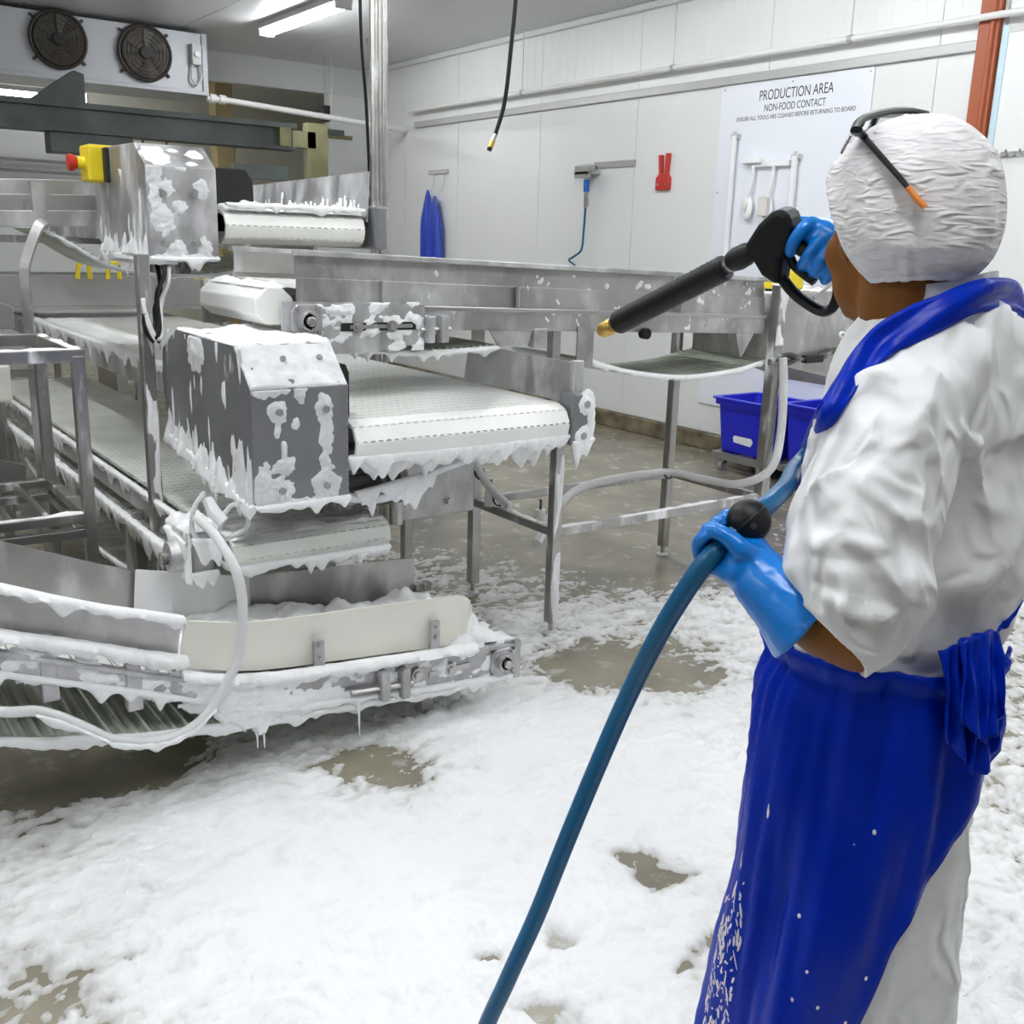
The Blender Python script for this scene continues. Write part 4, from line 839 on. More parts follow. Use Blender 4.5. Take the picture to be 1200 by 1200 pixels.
# near frame channel
fu = [(-.6, .90), (.357, .524), (.732, .376), (.90, .315), (1.079, .288), (1.323, .268), (1.60, .246), (1.883, .226)]
flw = [(-.6, .83), (.351, .456), (.729, .309), (.90, .232), (1.06, .185), (1.331, .158), (1.60, .128), (1.893, .104)]
fr = plate7('side_frame', fu, flw, yn, .012, 'steel_mid'); fr['label'] = 'near side frame with tensioner slot'
plate7('side_frame', fu, flw, yf-.012, .012, 'steel')
plate7('frame_lip', fu, [(x, z-.014) for x, z in fu], yn-.012, .03, 'steel_mid')
# near guard on the incline, steel
g_up = [(-.6, 1.10), (.373, .672), (.56, .59), (.80, .508)]; g_lo = [(-.6, .95), (.364, .56), (.554, .492), (.785, .40)]
plate7('guard', g_up, g_lo, yn+.03, .006, 'steel'); plate7('guard_lip', g_up, [(x, z-.012) for x, z in g_up], yn+.005, .032, 'steel_mid')
# far guard
fg_u = [(-.6, 1.12), (.455, .66), (.675, .567), (.959, .455), (1.166, .441), (1.341, .432), (1.773, .407)]; fg_l = [(-.6, .93), (.443, .47), (.675, .38), (.955, .30), (1.166, .285), (1.341, .275), (1.773, .26)]
plate7('guard', fg_u, fg_l, yf-.03, .006, 'steel')
MB().box(1.765, 1.83, yf-.05, yf-.02, .28, .31).build('guard_tab', 'dirty_steel', F, smooth=0)
# cream hopper guard: curved sheet leaning outwards
cu_ = [(.805, .508), (1.0, .468), (1.3, .448), (1.60, .43), (1.665, .425), (1.70, .405), (1.712, .37)]
cl_ = [(.79, .37), (1.0, .315), (1.3, .285), (1.60, .258), (1.665, .251), (1.70, .25), (1.712, .25)]
pu = curve_pts([(x, 0, z) for x, z in cu_], 5); pl = curve_pts([(x, 0, z) for x, z in cl_], 5); cg = []
for a, b in zip(pu, pl):
    col = []
    for k in range(7): q = k/6; col.append((a[0]*(1-q)+b[0]*q, yn+.005+.02*q+.012*math.sin(q*3), a[2]*(1-q)+b[2]*q))
    cg.append(col+[(x, y+.009, z) for x, y, z in col[::-1]])
gd = MB().rings(cg).build('hopper_guard', 'cream', F, smooth=50); gd['label'] = 'cream plastic hopper guard sheet'
for px, py in ((374, 762), (510, 739)):
    p = on(px, py, y=yn); st = MB().box(p[0]-.016, p[0]+.016, yn-.004, yn+.012, p[2]-.06, p[2]+.03).build('strap', 'steel_mid', F, smooth=0, bevel=.002)
    for dz in (-.02, .015): bolt(st, (p[0], yn-.004, p[2]+dz), (0, -1, 0), .006)
# far hopper flap (white sheet) beside the steel far guard
plate7('hopper_flap', [(.80, .53), (1.15, .45)], [(.78, .33), (1.15, .29)], yf-.06, .006, 'foam_wet')
# carrying belt
for k in range(40):
    x0 = 1.84-k*.05; zb = np.interp(x0, [p[0] for p in fu], [p[1] for p in fu])-.05; x1 = x0-.046; z1 = np.interp(x1, [p[0] for p in fu], [p[1] for p in fu])-.05
    MB().prism([(x0, yn+.04, zb), (x1, yn+.04, z1), (x1, yn+.04, z1+.012), (x0, yn+.04, zb+.012)], (0, yf-yn-.08, 0)).build('belt_slat', 'belt', F, smooth=0)
# foam lying in the hopper
def fh(u, v): return .045*(fbm(u*7, v*7, 3, 111)+.75)+.03*sstep(.2, .0, v)
foam_sheet(F, (.80, yn+.045, .335), (1, 0, -.085), (0, 1, 0), (0, 0, 1), .98, .40, .009, fh)
foam_sheet(F, (1.62, yn+.02, .25), (1, 0, -.06), (0, 1, 0), (0, 0, 1), .27, .4, .008, lambda u, v: .04*(fbm(u*12, v*12, 3, 112)+.35)*sstep(.28, .12, u))
# tail: bearing, end plate, tensioner
MB().box(1.87, 1.895, yn-.014, yn+.0, .105, .235).build('end_flange', 'steel_mid', F, smooth=0)
bearing(F, (1.826, yn, .172), (0, -1, 0), .046)
MB().cyl((1.826, yn+.014, .172), (1.826, yf-.014, .172), .045, 20).build('tail_roller', 'belt', F)
MB().box(1.55, 1.70, yn-.006, yn+.0, .178, .195).build('slot_bar', 'steel_clean', fr, smooth=0)
for x, z in ((1.505, .198), (1.628, .188)): bolt(fr, (x, yn-.006, z), (0, -1, 0), .014)
for x, z in ((1.365, .20), (1.435, .192)):
    MB().prism([(x, yn-.04, z-.05), (x+.03, yn-.04, z-.05), (x+.03, yn-.04, z+.045), (x, yn-.04, z+.045)], (0, .04, 0)).build('take_up_lug', 'steel_mid', F, smooth=0, bevel=.006)
MB().cyl((1.27, yn-.022, .20), (1.48, yn-.022, .183), .009, 10).build('take_up_screw', 'steel_clean', F)
MB().box(1.40, 1.42, yn-.003, yn, .14, .258).build('splice_plate', 'steel_clean', F, smooth=0)
# vertical bracket and dark opening plates on the inclined part
for x in (.46, .66): 
    zt = np.interp(x, [p[0] for p in g_lo], [p[1] for p in g_lo]); MB().box(x-.02, x+.02, yn-.004, yn+.03, zt-.16, zt+.01).build('guard_bracket', 'steel_mid', F, smooth=0, bevel=.004)
# return strand with ribs
e7 = sag_belt(F, [(-.5, .62), (-.1, .44), (.2, .325), (.337, .279), (.451, .247), (.546, .228), (.681, .198), (.82, .181), (.987, .159), (1.2, .142), (1.433, .125), (1.62, .105), (1.78, .12)], yn+.012, yf-.02, 68, 'belt_ribs', rib=.014)
drips(F, [(x, y-.004, z+.006) for x, y, z in e7 if x > -.3], .010, .018, .012, 121, .03, top=.016)
# foam along the frame lips
fi = lambda x: float(np.interp(x, [p[0] for p in fu], [p[1] for p in fu])); fl_ = lambda x: float(np.interp(x, [p[0] for p in flw], [p[1] for p in flw]))
gi = lambda x: float(np.interp(x, [p[0] for p in g_up], [p[1] for p in g_up])); gl = lambda x: float(np.interp(x, [p[0] for p in g_lo], [p[1] for p in g_lo]))
xs_ = np.linspace(-.3, .8, 12)
drips(F, [(x, yn+.005, gi(x)) for x in xs_], .010, .022, .022, 131, .05, top=.018)
drips(F, [(x, yn+.0, gl(x)-.006) for x in xs_], .02, .015, .03, 132, .06, top=.022)
drips(F, [(x, yn-.006, fi(x)) for x in np.linspace(.78, 1.72, 14)], .014, .012, .026, 133, .05, top=.022)
drips(F, [(x, yn-.004, fl_(x)+.008) for x in np.linspace(-.3, 1.88, 30)], .012, .03, .012, 134, .05, top=.010)
def ff7(u, v):   # foam smeared on the near frame, heavier near x=.85..1.05
    x = .3+u; z = .05+v
    zc = np.interp(x, [p[0] for p in flw], [p[1] for p in flw]); zt = np.interp(x, [p[0] for p in fu], [p[1] for p in fu])
    hv = np.exp(-((x-.97)/.17)**2)
    h = .012*(fbm(x*14, z*20, 3, 141)-.12+1.1*hv)
    return np.where((z > zc-.006-.035*hv*(1+fbm(x*26, z*0, 2, 142))) & (z < zt+.01), h, -.01)
foam_sheet(F, (.3, yn-.001, .05), (1, 0, 0), (0, 0, 1), (0, -1, 0), 1.55, .5, .006, ff7)
for x in (.98, 1.0, 1.30): MB().tube([(x, yn-.01, fl_(x)), (x+.002, yn-.01, fl_(x)-.07), (x+.002, yn-.012, fl_(x)-.11)], [.006, .003, .0015], 6).build('foam_string', 'foam', F)
# short legs
for x, y in ((1.60, 2.66), (1.60, 2.95), (-.45, 2.66), (-.45, 2.95)):
    leg(F, x, y, 0, fl_(x)+.02, .045, 'steel_mid', False)
for x in (-.45, 1.6): MB().box(x-.02, x+.02, yn+.012, yf-.012, fl_(x)+.0, fl_(x)+.03).build('cross_bar', 'steel', F, smooth=0)
# hose lying over the frame
hz = [(.889, .70), (.924, .646), (.939, .546), (.927, .415), (.891, .342), (.851, .277), (.791, .231), (.722, .215), (.651, .225), (.582, .251), (.528, .294), (.465, .343), (.41, .373), (.335, .39), (.1, .47), (-.2, .60)]
h7 = thing('washdown_hose', 'pale grey hose looping down over the front conveyor frame', 'hose', (.93, 2.5, .5))
hpz = [(.895, 2.70, .745)]+[(x, 2.53 if i < 1 else 2.50, z) for i, (x, z) in enumerate(hz)]
hpz[1] = (.91, 2.60, .715)
MB().tube(curve_pts(hpz, 6), .0135, 12).build('hose_body', 'hose_grey', h7)
drips(h7, [(x, 2.497, z-.008) for x, z in hz[5:13]], .012, .018, .015, 151, .04)

# ------------------------------------------------------------------ left cross conveyor (upper left)
D = thing('feed_conveyor', 'pale channel-sided feed conveyor leading behind the upper drive cover', 'conveyor', (.5, 4.6, 0))
for yy in (4.4, 4.95):
    def pd(name, o0, o1, y0, th, m): MB().prism([(-1.2, y0, 1.6+o0), (1.14, y0, 1.69+o0), (1.14, y0, 1.69+o1), (-1.2, y0, 1.6+o1)], (0, th, 0)).build(name, m, D, smooth=0, bevel=.003)
    pd('web_plate', 0, -.06, yy+.01, .006, 'steel_mid'); pd('side_channel', -.055, -.118, yy, .006, 'steel_clean'); pd('channel', -.115, -.175, yy-.02, .04, 'steel_mid')
for x in (.86, .90, .60): MB().cyl((x, 4.39, 1.555), (x, 4.39, 1.60), .008, 8).build('spacer_rod', 'steel_clean', D)
MB().box(.88, .93, 4.37, 4.41, 1.5, 1.67).build('stiffener', 'steel_mid', D, smooth=0)
e9 = sag_belt(D, [(.90, 1.50), (.989, 1.455), (1.16, 1.357), (1.328, 1.33), (1.6, 1.33), (1.85, 1.40)], 4.4, 4.93, 26, 'belt_ribs', rib=.008)
drips(D, [(x, y-.005, z) for x, y, z in e9], .006, .01, .01, 161, .03)
MB().tube(curve_pts([(.92, 4.36, 1.52), (.885, 4.34, 1.50), (.84, 4.33, 1.40), (.82, 4.32, 1.32), (.82, 4.32, 1.1), (.82, 4.32, .6), (.82, 4.32, 0)], 4), .024, 4).build('leg', 'steel_mid', D, smooth=0)
for x in (-1.0, .7):
    for y in (4.45, 4.9): leg(D, x, y, 0, 1.46)

# ------------------------------------------------------------------ tubular stand at the left
T = thing('tube_stand', 'open stainless tube stand with rod shelf beside the main conveyor', 'stand', (.4, 3.7, 0))
for x, y in ((.775, 3.4), (.775, 3.95), (-.3, 3.4), (-.3, 3.95)): leg(T, x, y, 0, 1.12, .038)
for z, hgt in ((1.12, .04), (.60, .03), (.55, .03)):
    for y in (3.4, 3.95): MB().bar((-.3, y, z), (.795, y, z), .034, hgt).build('rail', 'tube', T, smooth=0, bevel=.003)
    for x in (.775, -.3): MB().bar((x, 3.4, z), (x, 3.95, z), .034, hgt).build('rail', 'tube', T, smooth=0, bevel=.003)
for k in range(9): MB().cyl((-.22+k*.11, 3.4, .60), (-.22+k*.11, 3.95, .60), .010, 8).build('shelf_rod', 'tube', T)
foam_sheet(T, (-.3, 3.383, 1.14), (1, 0, 0), (0, 1, 0), (0, 0, 1), 1.09, .034, .008, lambda u, v: .010*(fbm(u*9, v*9, 2, 171)+.3)); foam_sheet(T, (.758, 3.4, 1.14), (1, 0, 0), (0, 1, 0), (0, 0, 1), .034, .55, .008, lambda u, v: .010*(fbm(u*9, v*9, 2, 172)+.3))
foam_sheet(T, (-.3, 3.383, .615), (1, 0, 0), (0, 1, 0), (0, 0, 1), 1.08, .034, .008, lambda u, v: .008*(fbm(u*9, v*9, 2, 173)+.4))
MB().box(.25, .60, 3.5, 3.85, .97, 1.09).build('hanging_tray', 'cream', T, smooth=0, bevel=.01)
MB().prism([(-.5, 4.15, 1.27), (.62, 4.15, 1.27), (.74, 4.15, 1.22), (.74, 4.15, 1.14), (-.5, 4.15, 1.14)], (0, .25, 0)).build('cabinet', 'steel_clean', T, smooth=0, bevel=.004)
MB().bar((.2, 4.15, 1.0), (.775, 3.97, 1.0), .03, .03).build('cabinet_arm', 'tube', T, smooth=0); MB().box(.2, .25, 4.15, 4.2, .98, 1.15).build('cabinet_arm', 'tube', T, smooth=0)
# dark blue-grey inclined guard under stand
MB().prism([(-.5, 4.2, 1.02), (.74, 4.2, .62), (.74, 4.2, .5), (-.5, 4.2, .9)], (0, .02, 0)).build('side_board', 'steel_clean', T, smooth=0)

# ================================================================== FOAM ON THE FLOOR (uncountable: one object)
def spot(px, py, rx, ry):
    c = on(px, py, z=0); a = on(px+rx, py, z=0); b = on(px, py+ry, z=0)
    return c[:2], (a-c)[:2], (b-c)[:2]
bare = [(460, 905, 75, 34, 1.0), (420, 890, 55, 22, .7), (735, 775, 95, 34, 1.1), (800, 800, 45, 15, .8), (690, 785, 40, 18, .9), (735, 1003, 28, 11, 1.3), (770, 1020, 35, 15, 1.15), (660, 1095, 24, 10, 1.3),
        (555, 1132, 28, 11, 1.35), (20, 1180, 160, 90, .98), (60, 900, 100, 22, 1.3), (0, 900, 130, 26, 1.4), (835, 1110, 22, 30, .7), (640, 1182, 40, 12, 1.15), (800, 1137, 12, 7, .9), (760, 590, 110, 45, 1.6), (720, 545, 140, 60, 2.), (830, 660, 80, 25, .5), (700, 640, 60, 20, .5), (1180, 830, 60, 170, .45), (1190, 620, 80, 90, .6), (60, 1010, 110, 45, .35)]
bare = [(*spot(a, b, c, d), e) for a, b, c, d, e in bare]
def floor_body(x, y):
    far = sstep(3.9, 4.9, y+.28*(x-3.0))
    wx = x+.05*fbm(x*4, y*4, 2, 201)+.012*pn(x*22, y*22, 202); wy = y+.05*fbm(x*4, y*4, 2, 203)+.012*pn(x*22, y*22, 204)
    core = np.exp(-(((x-.9)/.85)**2+((y-1.75)/.75)**2))+np.exp(-(((x-1.9)/.5)**2+((y-2.1)/.5)**2)); core = np.minimum(core, 1)
    dens = .48+.42*core-1.1*far-.36*sstep(3.0, 3.5, y+.15*(x-2))
    dens = dens-.9*sstep(2.5, 2.9, y)*sstep(1.25, .7, x)
    for c, a, b, e in bare:
        m = np.linalg.inv(np.array([a, b]).T); dx, dy = wx-c[0], wy-c[1]
        q = np.hypot(m[0, 0]*dx+m[0, 1]*dy, m[1, 0]*dx+m[1, 1]*dy); dens = dens-.8*e*np.exp(-(q**2)*.8)
    return wx, wy, dens+.34*fbm(wx*9, wy*15, 3, 205)+(.30-.14*core)*pn(wx*34, wy*42, 207)+.12*pn(wx*75, wy*75, 208)
def floor_h(x, y):
    wx, wy, body = floor_body(x, y)
    bill = np.abs(fbm(wx*7, wy*7, 2, 211)); rip = np.abs(pn(wx*13+2.5*pn(wx*4, wy*4, 219), wy*24, 213)); fine = np.abs(pn(wx*40, wy*44, 215)); zone = sstep(.15, -.35, pn(wx*1.3, wy*1.3, 217))
    return .006*np.tanh(body*2.6)+np.clip(body*1.6, 0, 1)*(.006*bill+.017*rip*(.3+.9*zone)+.003*fine)
def fh_(x0, y0): return lambda u, v: floor_h(x0+u, y0+v)
_sheet = sheet
def sheet(*a): return _sheet(*a, seal=False)
v1, f1 = sheet((-1.0, .9, 0), (1, 0, 0), (0, 1, 0), (0, 0, 1), 4.6, 2.5, .0085, fh_(-1.0, .9))
v2, f2 = sheet((-1.0, 3.4, 0), (1, 0, 0), (0, 1, 0), (0, 0, 1), 6.6, 2.8, .017, fh_(-1.0, 3.4))
v3, f3 = sheet((3.6, -.6, 0), (1, 0, 0), (0, 1, 0), (0, 0, 1), 2.1, 4.0, .017, fh_(3.6, -.6))
v4, f4 = sheet((.2, -.3, 0), (1, 0, 0), (0, 1, 0), (0, 0, 1), 3.4, 1.2, .013, fh_(.2, -.3))
vs = np.vstack([v1, v2, v3, v4]); o2, o3, o4 = len(v1), len(v1)+len(v2), len(v1)+len(v2)+len(v3); fs = np.vstack([f1, f2+o2, f3+o3, f4+o4])
me = bpy.data.meshes.new('floor_foam'); me.from_pydata(vs.tolist(), [], fs.tolist()); me.polygons.foreach_set('use_smooth', [True]*len(me.polygons)); me.update()
ffo = bpy.data.objects.new('floor_foam', me); COL.objects.link(ffo); me.materials.append(M['floor_foam'])
cov = me.attributes.new('cover', 'FLOAT', 'POINT'); cov.data.foreach_set('value', np.clip(floor_body(vs[:, 0], vs[:, 1])[2], 0, 1).astype(np.float32)); tag(ffo, 'thick white cleaning foam spread over the wet floor', 'foam', kind='stuff')

sheet = _sheet
# ================================================================== PERSON
PR, PS = .53, 1.33                       # body axis, in camera-right / camera-forward metres
fv = np.array([-.55, .835]); fv /= np.linalg.norm(fv); lv = np.array([-fv[1], fv[0]])   # facing, left-hand side  (r,s)
def B(l, f, z, r0=PR, s0=PS): return W(r0+lv[0]*l+fv[0]*f, s0+lv[1]*l+fv[1]*f, z)
root = thing('person', 'worker in white coat, hair net, blue apron and gloves aiming a foam lance', 'person', tuple(W(PR, PS, 0)))
def ellring(z, a, b, r0, s0, n=40, wob=0, seed=0, pw=1.0):
    out = []
    for j in range(n):
        q = 2*math.pi*j/n; c, s = math.cos(q), math.sin(q)
        k = 1+wob*float(pn(math.cos(q)*2.2+seed, math.sin(q)*2.2+z*5, 5))
        out.append(B(a*k*math.copysign(abs(s)**pw, s), b*k*math.copysign(abs(c)**pw, c), z, r0, s0))
    return out
def fuse(o, vox, smooth_it=6, fac=.5):
    rm = o.modifiers.new('fuse', 'REMESH'); rm.mode = 'VOXEL'; rm.voxel_size = vox; rm.use_smooth_shade = True
    sm = o.modifiers.new('soft', 'SMOOTH'); sm.iterations = smooth_it; sm.factor = fac
def creases(o, scale, strength, name):
    tx = bpy.data.textures.new(name, 'MUSGRAVE'); tx.musgrave_type = 'RIDGED_MULTIFRACTAL'; tx.noise_scale = scale; tx.octaves = 2; tx.lacunarity = 2.1; tx.dimension_max = 1.0; tx.noise_intensity = .6
    d = o.modifiers.new('creases', 'DISPLACE'); d.texture = tx; d.texture_coords = 'LOCAL'; d.strength = strength; d.mid_level = .5
def crumple(o, scale, strength, depth=2, name='c'):
    tx = bpy.data.textures.new(name, 'CLOUDS'); tx.noise_scale = scale; tx.noise_depth = depth
    d = o.modifiers.new('crumple', 'DISPLACE'); d.texture = tx; d.texture_coords = 'LOCAL'; d.strength = strength; d.mid_level = .5
# head frame
HC = W(.478, 1.35, 1.535); hf2 = np.array([-.33, .94]); hf2 /= np.linalg.norm(hf2)
HF = _rt*hf2[0]+_ff*hf2[1]-np.array([0, 0, .10]); HF /= np.linalg.norm(HF); HL = np.cross((0, 0, 1.), HF); HL /= np.linalg.norm(HL); HU = np.cross(HF, HL)
def Hd(f, l, u): return HC+HF*f+HL*l+HU*u
# arm joints
lsh = Q(1078, 440, 1.24); lel = Q(1006, 742, 1.085); lwr = Q(902, 690, 1.12)
rsh = B(-.185, .0, 1.37); rel = W(.66, 1.62, 1.30); rwr = Q(986, 276, 1.53)
b = MB()
b.ell(Hd(-.012, 0, .02), (HF*.097, HL*.078, HU*.105), 24, 18)          # skull
b.ell(Hd(.04, 0, -.06), (HF*.055, HL*.056, HU*.065), 20, 14)          # jaw
b.ell(Hd(.078, 0, -.098), (HF*.02, HL*.022, HU*.018))                 # chin
b.ell(Hd(.055, .036, -.03), (HF*.034, HL*.026, HU*.032)); b.ell(Hd(.055, -.036, -.03), (HF*.034, HL*.026, HU*.032))   # cheeks
b.tube([Hd(.085, 0, .012), Hd(.103, 0, -.018), Hd(.112, 0, -.036), Hd(.095, 0, -.042)], [.008, .011, .014, .010], 10)    # nose
b.ell(Hd(.082, 0, .024), (HF*.014, HL*.05, HU*.012))                  # brow
b.ell(Hd(.092, 0, -.066), (HF*.010, HL*.023, HU*.006)); b.ell(Hd(.091, 0, -.077), (HF*.010, HL*.020, HU*.007))     # lips
for s_ in (-1, 1): b.ell(Hd(-.005, s_*.08, -.02), (HF*.018, HL*.008, HU*.03))       # ears
neck = [Hd(-.02, 0, -.04), Hd(-.022, 0, -.10), W(.507, 1.34, 1.42), W(.53, 1.335, 1.36)]
b.tube(curve_pts(neck, 4), np.linspace(.055, .066, 13), 18)
b.rings([ellring(z, a_, b_, r0, PS) for z, a_, b_, r0 in ((1.44, .05, .05, .52), (1.40, .09, .06, .54), (1.33, .125, .085, .55), (1.2, .13, .10, .55), (1.05, .13, .10, .53), (.95, .125, .10, .523), (.85, .13, .10, .523), (.76, .125, .10, .523))])
b.tube(curve_pts([lsh, (lsh+lel)/2, lel], 5), np.linspace(.055, .043, 11), 14); b.tube(curve_pts([lel, (lel*.55+lwr*.45), lwr], 5), np.r_[np.linspace(.045, .047, 5), np.linspace(.045, .03, 6)], 14)
b.tube(curve_pts([rsh, (rsh+rel)/2, rel], 5), np.linspace(.055, .042, 11), 14); b.tube(curve_pts([rel, (rel*.55+rwr*.45), rwr], 5), np.linspace(.042, .029, 11), 14)
b.ell(lel, ((.045, 0, 0), (0, .045, 0), (0, 0, .045))); b.ell(rel, ((.043, 0, 0), (0, .043, 0), (0, 0, .043)))
for s_ in (-1, 1):
    hip = B(s_*.065, 0, .82, .523); kn = B(s_*.08, .02, .46, .523); an = B(s_*.09, -.02, .09, .523)
    b.tube(curve_pts([hip, (hip+kn)/2, kn, (kn*.6+an*.4), an], 4), np.interp(np.arange(17), [0, 4, 8, 11, 16], [.07, .065, .052, .052, .036]), 16)
    b.tube([an, B(s_*.10, .05, .045, .523), B(s_*.105, .15, .035, .523)], [.045, .042, .032], 12)
body = b.build('body', 'skin', root, smooth=60); fuse(body, .006, 8)
for s_ in (-1, 1):
    ey_ = MB().ell(Hd(.073, s_*.029, .004), (HF*.012, HL*.012, HU*.009)).build('eye', 'eye', root); MB().ell(Hd(.082, s_*.029, .004), (HF*.005, HL*.006, HU*.006)).build('iris', 'hair', ey_)
    bo = MB(); an = B(s_*.10, -.02, .09, .523)
    bo.tube([B(s_*.097, 0, .36, .523), B(s_*.10, -.01, .2, .523), B(s_*.10, -.015, .08, .523)], [.068, .06, .058], 18); bo.tube([B(s_*.10, -.06, .05, .523), B(s_*.10, .02, .05, .523), B(s_*.104, .12, .045, .523), B(s_*.106, .19, .035, .523)], [.045, .05, .05, .035], 14, sq=.95)
    bo.prism([B(s_*.10-.045, -.10, 0, .523), B(s_*.10+.045, -.10, 0, .523), B(s_*.105+.052, .12, 0, .523), B(s_*.105+.03, .22, 0, .523), B(s_*.105-.03, .22, 0, .523), B(s_*.105-.052, .12, 0, .523)], (0, 0, .03))
    fuse(bo.build('boot', 'boot', root, smooth=60), .006, 5)
    tr = MB(); tr.tube([B(s_*.065, 0, .84, .523), B(s_*.08, .015, .55, .523), B(s_*.09, 0, .33, .523)], [.075, .07, .075], 20); tr.build('trouser_leg', 'trousers', root, smooth=60)

# hair net
def net_pt(th, ph, k=1.0):
    """th azimuth from head front towards left, ph 0 crown .. 1 rim"""
    ca, sa = math.cos(th), math.sin(th)
    zr = -.082+.125*float(sstep(-.35, .62, ca))                     # rim height: low at nape, high at forehead
    top = .118; zc = top+(zr-top)*(1-math.cos(ph*math.pi*.5))**.9 if ph < 1 else zr
    u = (zc+.0)/top if zc > 0 else zc/.125
    rad = math.sqrt(max(0.0, 1-min(1, abs(u))**2.3))
    if ph > .9: rad *= 1-.10*((ph-.9)/.1)**2
    a = .118*(1.03 if ca < 0 else 1.0); bb2 = .101
    pl = 1+.020*float(pn(th*9, ph*2.0, 3))*min(1, ph*2)+.012*float(pn(th*24, ph*4, 4))*ph+.014*float(pn(th*2.5, ph*4, 8))
    return Hd(-.014+a*ca*rad*pl*k, bb2*sa*rad*pl*k, .012+zc*pl)
rs = []
NA = 120
for i in range(34):
    ph = .03+(i/33)*.97; rs.append([net_pt(2*math.pi*j/NA, ph) for j in range(NA)])
rim = rs[-1]
rs.append([np.array(p)*.0+np.array(p)+(HC-np.array(p))*.07*np.array([1, 1, .2]) for p in rim])
net = MB().rings(rs).build('hair_net', 'net', root, smooth=70)
MB().tube([p+(HC-np.array(p))*.03 for p in [np.array(q) for q in rim]+[np.array(rim[0])]], .0055, 8, cap=False).build('elastic_band', 'coat', net, smooth=60)
bvh_net = BVHTree.FromPolygons([Vector(v.co) for v in net.data.vertices], [tuple(p.vertices) for p in net.data.polygons])
def hit(bvh, px, py, off=.004, s_def=1.25):
    d = Vector(ray(px, py)).normalized(); r_ = bvh.ray_cast(Vector(CAM), d)
    return np.array(r_[0]-d*off) if r_[0] is not None else Q(px, py, s_def)

# coat: torso, skirt and sleeves fused
c = MB()
c.rings([ellring(z, a_, b_, r0, PS, 48, .06, k) for k, (z, a_, b_, r0) in enumerate(((1.455, .060, .058, .528), (1.435, .085, .078, .535), (1.40, .135, .105, .545), (1.345, .165, .12, .553), (1.26, .17, .130, .555), (1.16, .172, .136, .548), (1.08, .174, .138, .535), (1.02, .168, .134, .527), (.985, .152, .122, .523), (.95, .140, .113, .523), (.90, .146, .118, .523), (.75, .158, .130, .522), (.6, .168, .142, .52), (.45, .176, .150, .518), (.36, .181, .154, .517)))])
slp = [(1095, 405, 1.27, .062), (1066, 462, 1.215, .074), (1032, 535, 1.165, .080), (1010, 615, 1.12, .082), (1006, 682, 1.09, .077), (996, 718, 1.08, .070), (974, 736, 1.08, .066)]
sp_ = [Q(a_, b_, s_) for a_, b_, s_, _ in slp]; rad = [x[3] for x in slp]
pts = curve_pts(sp_, 6); rr_ = np.interp(np.linspace(0, 6, len(pts)), range(7), rad)
rr_ = rr_*(1+.03*np.sin(np.linspace(0, 30, len(pts))))
c.tube(pts, rr_, 28)
ctan = pts[-1]-pts[-3]; ctan /= np.linalg.norm(ctan); u_ = np.cross(ctan, (0, 0, 1.)); u_ /= np.linalg.norm(u_); w_ = np.cross(u_, ctan)
c.tube([pts[-1]+u_*.063*math.cos(a_)+w_*.063*math.sin(a_)+ctan*.004*math.sin(3*a_) for a_ in np.linspace(0, 2*math.pi, 31)], .008, 8, cap=False)
c.tube(curve_pts([rsh+(W(PR, PS, 1.37)-rsh)*.3, rsh, (rsh+rel)/2, rel, rel*.6+rwr*.4], 5), np.interp(np.arange(21), [0, 5, 10, 15, 20], [.07, .085, .08, .07, .052]), 24)
# sewn folds on the near sleeve and back: ridges fused into the cloth
tmp = MB(); tmp.v = list(c.v); tmp.f = list(c.f)
bv0 = BVHTree.FromPolygons([Vector(v) for v in tmp.v], [tuple(f) for f in tmp.f])
folds = [([(995, 560), (1050, 600), (1085, 640)], .010), ([(945, 640), (1000, 640), (1060, 645)], .010), ([(935, 680), (1000, 720), (1060, 722)], .012), ([(940, 705), (990, 745), (1035, 770)], .012), ([(1000, 545), (960, 560), (930, 600)], .009), ([(1030, 470), (1015, 520), (995, 545)], .008),
         ([(1075, 480), (1095, 540), (1112, 600)], .010), ([(1120, 470), (1150, 560), (1168, 640)], .007), ([(1100, 690), (1140, 680), (1185, 655)], .009), ([(1065, 660), (1075, 720), (1085, 755)], .009), ([(1150, 345), (1175, 370), (1195, 420)], .007), ([(1140, 360), (1160, 400), (1175, 450)], .007), ([(1085, 560), (1080, 600), (1092, 650)], .010), ([(1040, 400), (1080, 420), (1115, 455)], .007), ([(1075, 725), (1120, 735), (1160, 722)], .010)]
for pxs, rf in folds:
    p3 = []
    for px, py in curve_pts([(a_, b_, 0) for a_, b_ in pxs], 5)[:, :2]:
        r_ = bv0.ray_cast(Vector(CAM), Vector(ray(px, py)).normalized())
        if r_[0] is not None and (not p3 or np.linalg.norm(np.array(r_[0])-p3[-1]) < .05): p3.append(np.array(r_[0]))
    if len(p3) > 3: c.tube(p3, np.sin(np.linspace(.2, math.pi-.2, len(p3)))*rf*1.15, 8)
coat = c.build('coat', 'coat', root, smooth=60); fuse(coat, .0055, 2, .4); crumple(coat, .07, .010, 1, 'coat_crumple'); creases(coat, .16, .022, 'coat_creases')
# standing collar
cr = []
for z, k in ((1.418, 1.0), (1.445, .93), (1.462, .90), (1.462, .85), (1.43, .88)):
    cr.append([B(.084*k*math.sin(q), .077*k*math.cos(q), z+.006*math.sin(q*2)-.02*math.cos(q), .525) for q in np.linspace(0, 2*math.pi, 40, endpoint=False)])
MB().rings(cr, cap=False).build('collar', 'coat', coat, smooth=60)

